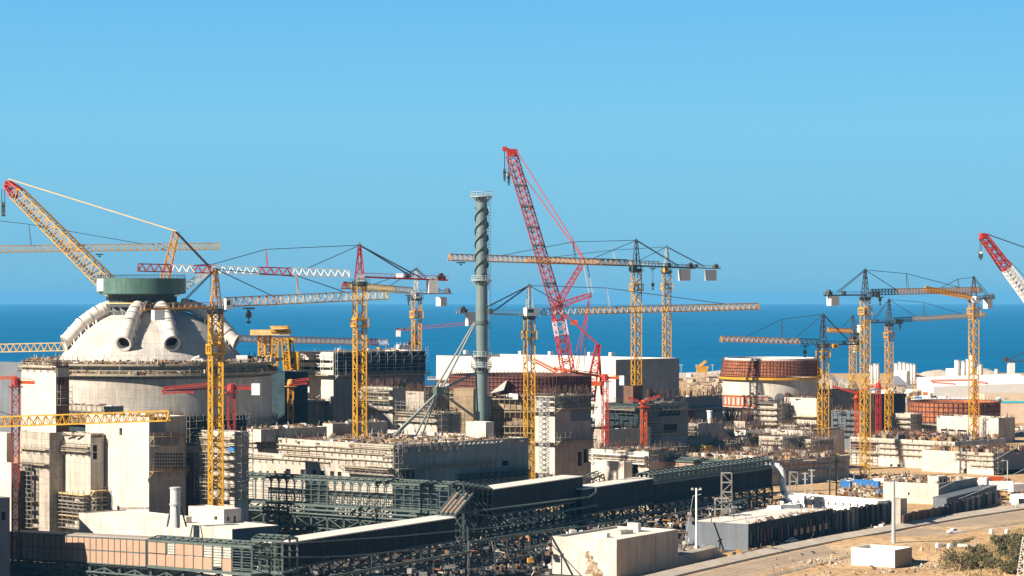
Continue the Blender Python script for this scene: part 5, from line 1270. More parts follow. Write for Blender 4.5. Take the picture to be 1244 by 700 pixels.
# pipe bridges in front
def pipe_run(label, px, D0, D1, r=.22, legs=True):
    n = len(px); m = MB(); pts = [P(x, y, lerp(D0, D1, i/(n-1))) for i, (x, y) in enumerate(px)]
    t = thing('pipe_run', label, 'pipe run', V((pts[0].x, pts[0].y, 0)), 'pipe runs before the galleries')
    m.path(pts, r, 8); m.build('pipe', steelg, t)
    if legs:
        for i in range(8):
            k = (i+.5)/8*(n-1); j = min(int(k), n-2); q = lerp(pts[j], pts[j+1], k-j)
            part(lambda mm: (mm.beam(V((q.x,q.y,0)), q, .22), mm.beam(q-V((.9,0,.2)), q+V((.9,0,-.2)), .2)), 'post', steeld, t)
    return t
pipe_run('lowest grey pipe run with a step under the lower gallery', [(400,701),(470,688),(569,671),(570,659),(640,648),(700,640)], 455, 540, .28)
pipe_run('upper thin pipe line crossing the lower gallery wall', [(310,678),(420,676),(540,665),(640,650),(760,632)], 450, 560, .14)
pipe_run('thin pipe line crossing the dark gallery wall above', [(330,662),(480,652),(600,641),(650,634)], 452, 535, .12, False)
pipe_run('curved grey pipe below the upper white gallery', [(562,623),(620,616),(690,607),(716,604),(724,598),(724,593)], 535, 580, .2, False)
pipe_run('long grey pipe before the white parapet house', [(570,678),(640,668),(760,636),(850,618),(905,607)], 520, 600, .22)
pipe_run('second grey pipe before the white parapet house', [(572,690),(640,675),(690,664)], 515, 545, .2)
# scaffold stair before the dark gallery
def stair_tower(label, x0, x1, y0, D):
    p = P(x0, y0, D); w = (x1-x0)*D/F; t = thing('access_tower', label, 'scaffold tower', V((p.x, p.y, 0)))
    def f(m):
        for a in (0, w):
            for s in (0, 2.4): m.beam(V((p.x+a,p.y+s,0)), p+V((a,s,0)), .2)
        n = max(3, int(p.z/2.4))
        for i in range(n+1):
            z = p.z*i/n
            for s in (0, 2.4): m.beam(V((p.x,p.y+s,z)), V((p.x+w,p.y+s,z)), .16)
            if i < n: m.beam(V((p.x+(w if i % 2 else 0),p.y,z)), V((p.x+(0 if i % 2 else w),p.y,p.z*(i+1)/n)), .22)
    part(f, 'frame', pole_m, t)
    def f(m):
        n = max(3, int(p.z/2.4))
        for i in range(1, n+1): m.obb(V((p.x+.1,p.y+.1,p.z*i/n-.1)), V((w-.2,0,0)), V((0,2.2,0)), UP*.1)
    part(f, 'landing', steell, t)
stair_tower('galvanised access tower standing before the long dark gallery', 877, 889, 575, 628)
stair_tower('lower galvanised access tower left of the pale flat roof', 869, 886, 606, 600)
stair_tower('galvanised access frame right of the white bent duct', 960, 969, 574, 690)
stair_tower('thin access tower beside the half clad gallery', 640, 650, 620, 560)
for i, (x, y, D) in enumerate(((978,574,700),(986,570,705),(1008,566,710),(1016,552,712))):
    q = P(x, y, D); o = MB(); o.beam(V((q.x,q.y,0)), q, .4); o.beam(q-V((1.0,0,.3)), q+V((1.0,0,-.3)), .25); o.beam(q-V((.8,0,2.0)), q+V((.8,0,-2.0)), .22)
    o.build('steel_post', steell if i < 2 else steeld, label=('short grey steel post left of the yellow crane foot', 'second grey steel post left of the yellow crane foot', 'dark steel post right of the yellow crane foot', 'tallest dark steel post right of the yellow crane foot')[i], cat='post')
heap('pale pipes, sheets and fittings in the dark under the galleries', lambda: (lambda k: V((lerp(-48,74,k)+R.uniform(-4,13), lerp(468,645,k)+R.uniform(-7,12), R.choice((0,0,.5,3.5,4.2,6.5)))))(R.random()), 900, .3, 1.5, wts=[9,12,36,9,4,14,2,1,.4])
heap('grey steel parts lying around the yellow crane foot', lambda: V((Xat(R.uniform(955,1016),720), R.uniform(690,745), 0)), 180, .4, 2.0)
heap('rusty orange scrap at the bottom of the dark trestle', lambda: V((Xat(R.uniform(505,545),470)+0, R.uniform(455,475), R.uniform(0,2))), 20, .8, 2.0, wts=[3,2,1,1,2,1,6,5,0])

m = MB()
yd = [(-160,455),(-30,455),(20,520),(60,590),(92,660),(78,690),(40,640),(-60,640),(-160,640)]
m.add([(x, y, .02) for x, y in yd], [tuple(range(len(yd)))]); m.build('painted_yard_shade', mk('painted ground shade', (.07,.062,.055), .95, .4, .3, fine=.3), label='dark sheet painted as the shade under the galleries and trestles', kind='structure')  # dark ground sheet paints the shade beneath the galleries
# ---- pale flat roofed service buildings by the galleries
B = bldg('service_building', 'long white roofed flat building with a hut before the tall plain block', 'building', 282, 643, 502, 96, 339, plast, roofmat=roofw, par=.18, rmat=slate)
zs = B.zr
B2 = bldg('roof_hut', 'white flat roofed hut on the long white roofed building', 'hut', 272, 619, 516, 229, 293, plast, zb=zs, par=.15, roofmat=roofw, ops=[('L',260,264,627,632),('R',276,279,628,633),('R',284,287,627,636)], rmat=plast)
B3 = bldg('roof_annex', 'low pale lean to beside the roof hut', 'hut', 226, 628, 517, 219, 233, plast, zb=zs, par=.1)
q = G(213, 634.5, zs); q = P(213, 634, 508); q.z = zs
VT = thing('vertical_tank', 'slim pale vertical vessel on a tripod standing on the white flat roof', 'tank', q)
ztp = Zat(592, 508)
part(lambda m: m.tube(q, V((q.x,q.y,ztp)), 1.05, n=20), 'vessel', cwm, VT, True)
part(lambda m: (m.lathe(q, [(1.05,(ztp-zs)*.55),(1.25,(ztp-zs)*.55),(1.25,(ztp-zs)*.6),(1.05,(ztp-zs)*.6)], 20), m.lathe(q, [(1.05,(ztp-zs)*.95),(1.2,(ztp-zs)*.95),(1.2,(ztp-zs)),(1.05,(ztp-zs))], 20)), 'vessel_band', steell, VT)
for a in (-2.2, .4, 2.0):
    e = V((math.sin(a), -math.cos(a), 0)); part(lambda m: m.beam(q+e*2.4, q+e*1.0+UP*(ztp-zs)*.58, .3), 'leg', steeld, VT)
# white parapet house with roof huts
B = bldg('parapet_building', 'plain cream building with roof huts at the bottom centre before the dark trestles', 'building', 749, 656, 521, 671, 824, plast, ang=32, par=.45, roofmat=roofw, rmat=mk('shade side plaster', (.42,.34,.27), .9, .1, .15, streak=.3, fine=.12))  # right wall plaster is browner and darker, its shade put into the colour
zb_ = B.zr
def f(m):
    d, n = face_frame(B, 'L'); pp = []
    for x, y in ((712,670),(716,669),(717,674),(721,676),(720,681),(726,684),(726,690),(732,694),(733,699),(737,704),(718,704),(716,698),(710,697),(714,690),(711,686),(715,680),(710,677)):
        u, z = B.uz('L', x, y); pp.append(B.C+d*u+UP*(max(.05, z)-B.zb)+n*.03)
    m.add(pp, [tuple(range(len(pp)))])
part(f, 'broken_plaster', mk('exposed brick rubble', (.16,.10,.06), .95, .5, .9, fine=.5, c2=(.45,.34,.24), c2amt=.9), B.root)
def f(m):
    d, n = face_frame(B, 'R')
    for t_ in (.2, .62, .93): m.beam(B.C+d*B.Lr*t_+n*.12, B.C+d*B.Lr*t_+n*.12+UP*(B.zt-.2), .16)
part(f, 'downpipe', steell, B.root)
for (cx_, yt_, D_, xl_, xr_, lab) in ((768,645,537,748,769.5,'small cream hut with two dark openings on the plain cream building'),(737,648,530,720,741,'wider low cream hut on the left of the plain cream building roof'),(775,636,543,762,779,'tallest cream hut at the back of the plain cream building roof')):
    bldg('roof_hut', lab, 'hut', cx_ if cx_ != 768 else 754, yt_, D_, xl_, xr_, plast, zb=zb_, par=.1, ops=[('R',757,759.5,650,656),('R',763,765.5,649,655)] if cx_ == 768 else [])
o = MB()
for i in range(24): pass
# ---- panel fence above the road, spoil and plant
def pwall(label, a, b, h, n, mats, rib=.5):
    d = b-a; hh = hv(a, b); nn = V((hh.y, -hh.x, 0)); t = thing('panel_fence', label, 'fence', a, 'panel fences above the road')
    for i in range(n):
        q = a+d*(i/n); hgt = h*R.uniform(.92, 1.05); mt = R.choices(mats[0], mats[1])[0]
        part(lambda m: m.obb(q-nn*.1, d/n*.93, nn*.25, UP*hgt), 'fence_panel', mt, t)
    for i in range(0, n+1, 2):
        q = a+d*(i/n); part(lambda m: m.beam(q+nn*.35, q+nn*.35+UP*h, .3), 'fence_post', steeld, t)
fm = ([darks, steeld, brownd, timber], [6, 4, 3, 1])
pwall('dark ribbed panel fence behind the road left of the tall lamp pole', G(1012,647.5), G(1083,634.5), 5.8, 22, ([darks, steeld, debris3], [6,4,2]))
pwall('brown dark panel fence behind the road right of the tall lamp pole', G(1096,641), G(1150,630), 3.6, 14, ([brownd, debris2, darks], [4,2,2]))
pwall('dark stone coloured fence along the bend of the road at the right', G(1146,630), G(1212,611), 3.8, 18, ([debris3, darks, brownd], [3,3,2]))
clad_gallery('slate blue sloping gallery behind the fence at the right', P(1150,606,690), P(1211,590.5,735), 4.0, 3.4, side=slate, roof=slate)
heap('timber and orange scrap on the shaded strip behind the barrier', lambda: G(R.uniform(905,1085), 0, 0) if False else (lambda k: G(lerp(905,1085,k), lerp(673,640,k)+R.uniform(-2,3)))(R.random()), 90, .4, 1.4, wts=[8,26,20,1,12,12,3,2,0])
heap('brown spoil and timber between the fences right of the lamp pole', lambda: (lambda k: G(lerp(1098,1215,k), lerp(632,606,k)+R.uniform(-3,4)))(R.random()), 150, .4, 1.8)
heap('pale rubble on the ledge left of the grey walled building', lambda: G(R.uniform(822,872), R.uniform(668,678)), 130, .3, 1.3, wts=[30,10,14,10,6,3,1,3,0])
o = MB(); a, b = G(822, 688), G(872, 676); o.obb(a, b-a, V((-1.5,4,0)), UP*2.2); o.build('loading_ledge', concs, label='low concrete ledge with rubble left of the grey walled building', cat='ledge')
B = bldg('shaft_block', 'narrow grey concrete shaft right beside the tall lamp pole', 'shaft', 1094, 606, 640, 1084, 1102, concg)
# poles
def pole(label, x, yb, yt, D, r, fit=True):
    q = P(x, yb, D); q.z = 0; t_ = P(x, yt, D); t = thing('lamp_pole', label, 'pole', q)
    part(lambda m: m.tube(q, t_, r, r*.75, 12), 'shaft', whitep if fit else steell, t, True)
    if fit:
        part(lambda m: (m.beam(t_-V((1.1,0,.4)), t_+V((1.0,0,-.4)), .16), m.beam(t_-V((.9,0,1.9)), t_+V((1.1,0,-1.4)), .13)), 'cross_arm', steell, t)
        for s in (-1.0, .9): part(lambda m: m.box(t_+V((s,-.2,-.2)), .5, .4, .5), 'floodlight', steell, t)
        cable_part(t_-V((.8,0,2)), V((q.x-2.9, q.y+1, 2)), .1, t, 'stay_wire', steell)
    return t
pole('white floodlight pole rising before the long dark gallery', 846, 667, 593, 562, .28)
pole('thick tapered pale pole at the road barrier', 1085.5, 660, 585, 590, .52, False)
for (x, y, D, lab) in ((1224,560,760,'thin lamp post beside the lower cream wing'),(1194,560,760,'thin lamp post before the lower cream wing'),(1234,612,690,'short lamp post at the bend of the road')):
    q = P(x, y, D); o = MB(); o.tube(V((q.x,q.y,0)), q, .16, n=8); o.beam(q, q+V((-1.6,0,.2)), .14); o.box(q+V((-1.6,0,.1)), .8, .4, .2); o.build('lamp_post', steell, label=lab, cat='lamp post')
# ---- foreground box building
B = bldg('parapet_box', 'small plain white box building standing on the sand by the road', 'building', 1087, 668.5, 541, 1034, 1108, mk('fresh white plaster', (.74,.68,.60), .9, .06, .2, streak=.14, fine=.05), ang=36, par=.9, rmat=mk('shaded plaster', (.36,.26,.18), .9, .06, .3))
bldg('roof_wall', 'low inner wall on the roof of the small white box building', 'wall', 1072, 667.5, 549, 1046, 1076, plast, zb=B.zr, par=.1)

# vehicles
def wheel(t, c, r=.5, ax=V((0,1,0))):
    w = part(lambda m: m.tube(c-ax*.2, c+ax*.2, r, n=14), 'wheel', tyre, t); part(lambda m: m.tube(c-ax*.23, c+ax*.23, r*.5, n=10), 'rim', steell, w)
def place(t, o, rz):
    for ob in [t]: ob.rotation_euler = (0,0,rz)
    if t.name.startswith('excavator'): t.scale = (.5,.5,.5)
    if t.name.startswith('pickup'): t.scale = (.78,.78,.78)
def truck(label, o, rz, body, cab, L=7.5, box=2.4):
    t = thing('lorry', label, 'lorry', o)
    part(lambda m: m.obb(o+V((-L/2,-1.2,1.0)), V((L*.7,0,0)), V((0,2.4,0)), UP*box), 'cargo_box', body, t)
    part(lambda m: m.hexa([o+V((L*.24,-1.15,.6)), o+V((L*.5,-1.15,.6)), o+V((L*.5,1.15,.6)), o+V((L*.24,1.15,.6)), o+V((L*.24,-1.15,2.9)), o+V((L*.45,-1.1,2.9)), o+V((L*.45,1.1,2.9)), o+V((L*.24,1.15,2.9))]), 'cab', cab, t)
    part(lambda m: (m.obb(o+V((L*.3,-1.17,1.8)), V((L*.13,0,0)), V((0,.02,0)), UP*.8), m.obb(o+V((L*.482,-1.0,1.75)), V((.02,0,0)), V((0,2,0)), UP*.8)), 'windscreen', glass, t)
    part(lambda m: m.obb(o+V((-L/2,-.9,.7)), V((L,0,0)), V((0,1.8,0)), UP*.3), 'chassis', steeld, t)
    for x in (-L*.36, -L*.2, L*.36):
        for y in (-1.05, 1.05): wheel(t, o+V((x,y,.5)))
    place(t, o, rz); return t
def pickup(label, o, rz, body):
    t = thing('pickup_truck', label, 'pickup', o)
    part(lambda m: (m.obb(o+V((-2.6,-.9,.5)), V((5.2,0,0)), V((0,1.8,0)), UP*.6), m.hexa([o+V((-.4,-.88,1.1)), o+V((1.5,-.88,1.1)), o+V((1.5,.88,1.1)), o+V((-.4,.88,1.1)), o+V((-.2,-.75,1.8)), o+V((.9,-.75,1.8)), o+V((.9,.75,1.8)), o+V((-.2,.75,1.8))])), 'body', body, t)
    part(lambda m: m.hexa([o+V((-.3,-.90,1.15)), o+V((1.35,-.90,1.15)), o+V((1.35,.90,1.15)), o+V((-.3,.90,1.15)), o+V((-.12,-.79,1.7)), o+V((.85,-.79,1.7)), o+V((.85,.79,1.7)), o+V((-.12,.79,1.7))]), 'windscreen', glass, t)
    for x in (-1.7, 1.7):
        for y in (-.85, .85): wheel(t, o+V((x,y,.38)), .38)
    place(t, o, rz); return t
def digger(label, o, rz, mat):
    t = thing('excavator', label, 'excavator', o)
    for s in (-1.1, 1.1): part(lambda m: m.box(o+V((0,s,.45)), 3.6, .6, .9), 'track', steeld, t)
    part(lambda m: m.box(o+V((-.4,0,1.6)), 3.0, 2.4, 1.2), 'body', mat, t)
    part(lambda m: m.box(o+V((.5,-.7,2.6)), 1.3, 1.0, 1.5), 'cab', glass, t)
    part(lambda m: (m.beam(o+V((1,.3,2)), o+V((3.2,.3,4.4)), .45), m.beam(o+V((3.2,.3,4.4)), o+V((5.0,.3,3.0)), .4)), 'boom', mat, t)
    part(lambda m: (m.beam(o+V((5.0,.3,3.0)), o+V((5.2,.3,1.0)), .3), m.box(o+V((5.0,.3,.8)), .9, 1.1, .9)), 'bucket', steeld, t)
    place(t, o, rz); return t
truck('orange red lorry parked by the lower cream wing', G(1211,592), .15, redo, redo, 9)
truck('white lorry beside the orange red one', G(1196,593), 1.2, whitep, whitep, 7)
truck('long white trailer below the orange red lorry', G(1222,598), .05, whitep, whitep, 10)
truck('white lorry at the right edge near the bend', G(1240,601), .5, whitep, whitep, 8)
pickup('white pickup parked in the shade under the dark panel fence', G(1071,643.5), .6, whitep)
pickup('white pickup driving on the dusty road', G(1160,648.5), 3.5, whitep)
pickup('white pickup in the shaded strip by the grey walled building', G(960,660), .6, whitep)
digger('yellow excavator before the grey walled building', G(890,679.5), .3, yel)
digger('yellow loader machine among the vehicles at the right edge', G(1226,607), 2.6, yel)
t = thing('water_tank_ring', 'white round edged tank frame at the right edge above the barrier', 'tank', G(1241,613))
qq = G(1241,613); part(lambda m: m.lathe(qq, [(3.4,0),(3.4,2.4),(3.2,2.8),(2.6,3.0),(.1,3.1)], 28), 'shell', whitep, t, True); part(lambda m: m.obb(qq+V((-1.6,-3.45,.6)), V((3.0,0,0)), V((0,.2,0)), UP*1.4), 'hatch', blackm, t)

# ================================================================= FAR LAND
def silo(label, x, y0, y1, D, rpx, cone=True):
    q = V((Xat(x,D), D, 0)); z1_ = Zat(y0, D); r = rpx*D/F; t = thing('silo', label, 'silo', q, 'cement silos on the far shore')
    part(lambda m: m.lathe(q, [(r*.4,z1_*.0),(r*.4,z1_*.18),(r,z1_*.34),(r,z1_),(r*.5,z1_+r*.35),(.01,z1_+r*.4)], 18), 'shell', whitep, t, True)
    part(lambda m: (m.lathe(q, [(r*1.0,z1_+.1),(r*1.06,z1_+.1),(r*1.06,z1_+1.0),(r*1.03,z1_+1.0)], 18), m.beam(q+V((r*1.02,-r*.3,0)), q+V((r*1.02,-r*.3,z1_+1)), .35)), 'railing', steell, t)
    return t
for i, (x, y, r) in enumerate(((1058.5,445,2.6),(1063.5,443.5,2.6),(1066,443.5,2.2),(1089,443,2.4),(1093.5,441.5,2.4),(1098.5,442,2.4),(1103,443,2.4),(1107,443.5,2.4),(1110.5,444,2.2))):
    silo(('white silo just right of the tallest right hand mast','tall white silo left of the pinkish jib crane','slim white silo left of the pinkish jib crane','first white silo of the row right of the pinkish jib crane','second white silo of the row right of the pinkish jib crane','third white silo of the row right of the pinkish jib crane','fourth white silo of the row right of the pinkish jib crane','fifth white silo of the row right of the pinkish jib crane','last white silo of the row right of the pinkish jib crane')[i], x, y, 470, 1720, r)
for i, (x, y, r) in enumerate(((1163,439,3.4),(1170.5,440,2.8),(1176,438,2.8),(1180,433,2.8),(1190.5,444,3.2),(1210.5,450,2.2))):
    silo(('widest white silo left of the rightmost yellow mast','white silo beside the widest one','white silo close left of the rightmost mast','tallest white silo behind the rightmost mast','white silo just right of the rightmost mast','short beige silo on the far right shore')[i], x, y, 465, 1800, r)
B = bldg('batching_plant', 'white batching house below the row of silos', 'building', 1101, 451, 1690, 1086, 1106, whitep, par=.1)
B = bldg('batching_plant', 'white stepped house left of the widest silo', 'building', 1160, 448, 1830, 1149, 1166, whitep, par=.1)
m = MB(); q = G(1088, 482); a = V((Xat(1078,1640),1640,0)); 
m.hexa([a, a+V((16,-6,0)), a+V((16,12,0)), a+V((0,14,0)), a+V((3,2,Zat(458,1640))), a+V((8,0,Zat(457,1640))), a+V((8,8,Zat(457,1640))), a+V((3,8,Zat(458,1640)))]); m.build('aggregate_shed', slate, label='grey sloping aggregate shed beside the white batching house', cat='shed')
def mound(name, label, x0, x1, D, prof, depth=60, mat=rock):
    m = MB(); n = len(prof); xs_ = [lerp(x0, x1, i/(n-1)) for i in range(n)]; rows = []
    for (k, hk) in ((0,0),(.25,.7),(.5,1),(.75,.75),(1,0)):
        rows.append([V((Xat(x,D)+R.uniform(-1,1), D-depth/2+depth*k, max(0, Zat(y,D))*hk*R.uniform(.95,1.04) if hk else -.2)) for x, y in zip(xs_, prof)])
    pts = [p for r in rows for p in r]
    m.add(pts, [(j*n+i, j*n+i+1, (j+1)*n+i+1, (j+1)*n+i) for j in range(4) for i in range(n-1)]); m.build(name, mat, label=label, kind='structure')
mound('rock_mound', 'pale rocky mound behind the silos at the far right', 1108, 1226, 1900, [468,462,457,452,450,449,450,452,448,447,446,447,449,447,448,451,455,460,466], 90)
mound('rock_mound', 'pale spoil mound behind the short crane', 968, 1040, 1500, [462,452,444,447,452,456,458,460,466], 70)
mound('hill', 'low rocky shore bank behind the slate shed', 800, 905, 1880, [461,457,455.5,455,455,455,456,460], 60)
# breakwater
m = MB(); cr = [(640,455),(760,454),(826,453.4),(860,452.0),(876,450.3),(884,447.5),(892,443.5)]
pts = [P(x, y, 1960) for x, y in cr]
for a, b in zip(pts, pts[1:]):
    A_ = V((a.x,a.y,-10)); B2 = V((b.x,b.y,-10)); m.hexa([A_, B2, B2+V((0,14,0)), A_+V((0,14,0)), a, b, b+V((0,6,0)), a+V((0,6,0))])
m.build('breakwater', plast, label='pale curved breakwater wall at the far shore', cat='breakwater')
for i, x in enumerate((827.5, 846.5, 865.5)):
    q = V((Xat(x,1950), 1950, 0)); o = MB(); o.beam(q, V((q.x,q.y,Zat(443,1950))), .5); o.beam(V((q.x-1.6,q.y,Zat(443.5,1950))), V((q.x+1.6,q.y,Zat(443.5,1950))), .45); o.build('lamp_post', steell, label=('far lamp post by the white turbine hall on the breakwater','far lamp post in the middle of the breakwater','far lamp post by the orange ring on the breakwater')[i], cat='lamp post')
B = bldg('shed', 'long red roofed shed on the far shore', 'shed', 838, 460.5, 1900, 826, 858, redp, roofmat=redp, par=.1)
o = G(853, 478); o = V((Xat(853,1850),1850,0)); t = thing('batching_hopper', 'yellow hopper machine on the far shore beside the red shed', 'hopper', o)
part(lambda m: m.hexa([o+V((-3,-2,4)), o+V((3,-2,4)), o+V((3,2,4)), o+V((-3,2,4)), o+V((-5,-3,9)), o+V((5,-3,9)), o+V((5,3,9)), o+V((-5,3,9))]), 'bin', yel, t); part(lambda m: [m.beam(o+V((s,k,0)), o+V((s,k,5)), .8) for s in (-3,3) for k in (-2,2)], 'frame', yelo, t); part(lambda m: m.beam(o+V((-2,0,9)), o+V((3,0,13)), 2.0), 'conveyor', yel, t)
# white tent hall, sign, far sheds
B = bldg('tent_hall', 'broad white tent hall behind the brick coloured ring', 'hall', 1240, 478, 1500, 1132, 1300, whitep, roofmat=whitep, par=.1, ang=20)
m = MB(); a = P(1134, 466, 1470); b = P(1262, 461.5, 1490)
for k in range(3): pass
m.hexa([V((a.x,a.y,0)), V((b.x,b.y,0)), V((b.x,b.y+60,0)), V((a.x,a.y+60,0)), a-UP*2, b-UP*2, b+V((0,60,2)), a+V((0,60,2))]); m.build('tent_hall', whitep, label='long white tented store above the beige yard at the far right', cat='hall')
m = MB(); a = P(1122, 486, 1250); b = P(1206, 484, 1250)
m.hexa([V((a.x,a.y,0)), V((b.x,b.y,0)), V((b.x,b.y+40,0)), V((a.x,a.y+40,0)), a, b, b+V((0,40,-1)), a+V((0,40,-1))]); m.build('store_shed', whitep, label='flat white shed right behind the brick coloured ring', cat='shed')
m = MB(); a = P(1196, 496, 1180); b = P(1262, 496, 1180)
m.obb(V((a.x,a.y,0)), V((b.x-a.x,0,0)), V((0,20,0)), UP*(Zat(479,1180))); m.build('yard_wall', mk('beige wall', (.52,.40,.29), .9, .1, .2), label='beige wall carrying the cyan lettering at the right edge', cat='wall')
SG = thing('wall_sign', 'cyan lettered sign on the beige wall at the right edge', 'sign', P(1212, 492, 1179.6))
def f(m):
    x = 1216.5
    for w_ in (9.5, 9.5, 9, 10):
        k = 0
        while k < w_:
            ln = R.uniform(.9,1.4); m.obb(P(x+k, 489.7, 1179.8), V((ln*.32,0,0)), V((0,.15,0)), UP*(R.uniform(.9,1.05)))
            if R.random() < .5: m.obb(P(x+k, 489.7, 1179.8)+UP*.4, V((ln*.4,0,0)), V((0,.15,0)), UP*.22)
            k += ln
        x += w_+1.8
part(f, 'sign_lettering', cyanm, SG)
part(lambda m: (m.obb(P(1210.5,487,1179.7), V((1.9,0,0)), V((0,.1,0)), UP*1.8)), 'sign_board', whitep, SG)
part(lambda m: (m.lathe(P(1212.8,485.3,1179.4), [(.35,-.5),(.5,-.5),(.5,.5),(.35,.5)], 14)), 'sign_emblem', cyanm, SG)
part(lambda m: [m.obb(P(1219+i*1.4,484.2,1179.6), V((.3,0,0)), V((0,.12,0)), UP*.3) for i in range(4)], 'sign_lettering', cyanm, SG)
heap('far grey clutter of sheds and stockpiles beyond the right hand cranes', lambda: V((Xat(R.uniform(1068,1140),1450), R.uniform(1380,1600), 0)), 260, 1.5, 6, wts=[26,10,22,26,6,4,2,1,1], hmax=4)
heap('far stockpiles and red plant behind the orange ring reactor', lambda: V((Xat(R.uniform(995,1060),1250), R.uniform(1180,1400), 0)), 160, 1.5, 6, wts=[20,10,16,12,6,4,14,2,1], hmax=4)
heap('rocky litter on the far shore behind the slate shed', lambda: V((Xat(R.uniform(815,900),1850), R.uniform(1500,1900), 0)), 220, 1, 5, wts=[40,20,14,14,4,2,2,1,0], hmax=3)
heap('scattered yard stock below the cyan sign', lambda: V((Xat(R.uniform(1196,1250),1120), R.uniform(1080,1170), 0)), 120, .8, 3, hmax=2)
heap('yard stock on the pale ground right of the parapet house', lambda: V((Xat(R.uniform(1180,1250),740), R.uniform(700,800), 0)), 140, .5, 2.2)
heap('small stones and timber on the sand by the road', lambda: (lambda p: V((p.x, p.y, gz(p.x,p.y))))(G(R.uniform(940,1200), R.uniform(672,700))), 110, .12, .55, wts=[40,14,10,2,6,1,0,0,0], hmax=.35)
def rubble(label, x, y, n, r):
    c = G(x, y); m = MB()
    for i in range(n):
        a = R.random()*2*PI; k = R.random()**.6*r; p = c+V((math.cos(a)*k*1.6, math.sin(a)*k, gz(c.x,c.y)+max(0,(r-k)*.35)*R.random())); s = R.uniform(.15,.6)*(1.6 if R.random() < .1 else 1); m.box(p, s, s*R.uniform(.5,1), s*R.uniform(.4,.8), R.random()*PI)
    m.build('rubble_pile', debris1, label=label, cat='rubble pile', kind='stuff')
rubble('pale rubble pile left of the small white box building', 1003, 684, 110, 4.0)
rubble('pale rubble at the front corner of the small white box building', 1078, 695, 40, 2.0)
rubble('brown rubble right of the small white box building', 1125, 690, 60, 3.0)
o = MB(); a, b = G(1163, 667.5), G(1195, 670); o.obb(a+UP*gz(a.x,a.y), (b-a), V((.6,2,0)), UP*.9); o.build('concrete_kerb', plast, label='white concrete beam lying on the sand near the bushes', cat='beam')
for i, (x, y) in enumerate(((1205,652.5),(1224,653.5),(1154,675.5),(1140,672))):
    q = G(x, y); o = MB(); o.box(q+UP*(gz(q.x,q.y)+.4), 1.1, .9, .9, .5); o.box(q+UP*(gz(q.x,q.y)+.95), .8, .6, .25, .5); o.build('concrete_block', whitep, label=('white block on the sand below the road bend','pale block on the sand closest to the right edge','white block on the sand beside the bushes','pale low block between the white box building and the bushes')[i], cat='block')
# ---- bushes
def bush(label, x, y, h, w, dry):
    c = G(x, y); c.z = gz(c.x, c.y)
    t = thing('shrub', label, 'shrub', c, 'shrubs on the sandy slope')
    lobes = [(V((R.uniform(-.5,.5)*w, R.uniform(-.45,.45)*w, h*R.uniform(.35,.78))), R.uniform(.18,.34)*w) for _ in range(9)]
    def f(m):
        for (p, r) in lobes: m.tube(c+V((0,0,-.2)), c+p, .14, .05, 6)
    part(f, 'trunk', bark, t)
    m = MB(); n = int(2300*min(1.3, w/6))
    for i in range(n):
        p, r = R.choice(lobes); d = V((R.gauss(0,1), R.gauss(0,1), R.gauss(0,1))).normalized()*r*(R.random()**.35)*R.uniform(.7,1.15)
        q = c+p+d
        if q.z < c.z+.1: continue
        a = V((R.gauss(0,1), R.gauss(0,1), R.gauss(0,1))).normalized(); b = a.cross(V((R.random(),R.random(),R.random()))).normalized(); s = R.uniform(.12,.3)
        m.mi = 1 if R.random() < dry else 0
        m.quad(q-a*s, q-b*s*.6, q+a*s, q+b*s*.6)
    m.build('crown', [leaf1, leaf2], t)
for args in (('broad dark shrub at the front of the sandy slope',1166,697,4.4,6.6,.25),('tall olive shrub at the top of the slope by the white beam',1212,671,3.4,4.6,.35),('thin dry shrub left of the tall olive one',1186,681,2.2,3.0,.7),('dark shrub by the lattice pylon',1230,686,4.2,5.0,.2),('dry yellow shrub at the bottom right',1206,699,2.2,3.6,.75),('small olive shrub behind the broad dark one',1192,690,2.4,3.6,.4),('shrub at the right edge behind the pylon',1243,672,3.2,4.2,.45),('ragged dry bush between the tall olive shrub and the pylon',1232,672,2.6,3.4,.8),('small grey green bush at the top right of the slope',1222,661,1.8,2.8,.6),('low yellow tuft below the white beam',1178,690,1.4,2.4,.9),('dusty bush in the very corner under the pylon',1224,703,2.6,4.0,.6),('low dry shrub at the right edge of the sand',1238,657,1.2,2.6,.8),('dark shrub under the pylon at the right edge',1243,701,3.6,4.6,.3)):
    bush(*args)
m = MB()
for i in range(2600):
    x, y = R.uniform(1120,1250), R.uniform(652,704)
    if R.random() > ((x-1120)/130)**1.6 or y < 690-(x-1140)*.42: continue
    p = G(x, y); p.z = gz(p.x, p.y); m.mi = R.random() < .7
    for k in range(3): m.beam(p, p+V((R.uniform(-.35,.35), R.uniform(-.35,.35), R.uniform(.25,1.1))), .09, caps=False)
m.build('dry_grass', [leaf1, mk('straw', (.32,.23,.09), .9, .2, .8)], label='dry grass and weeds over the sandy slope', kind='stuff')
m = MB()
for i in range(420):
    k = R.random(); p = G(lerp(1110,1186,k), lerp(676,654,k)+R.uniform(-1.5,1.5)); m.mi = R.random() < .6
    for j in range(4): m.beam(p, p+V((R.uniform(-.3,.3), R.uniform(-.3,.3), R.uniform(.2,.6))), .08, caps=False)
m.build('dry_grass', [leaf1, leaf2], label='row of dry weeds along the sand bank by the road', kind='stuff')
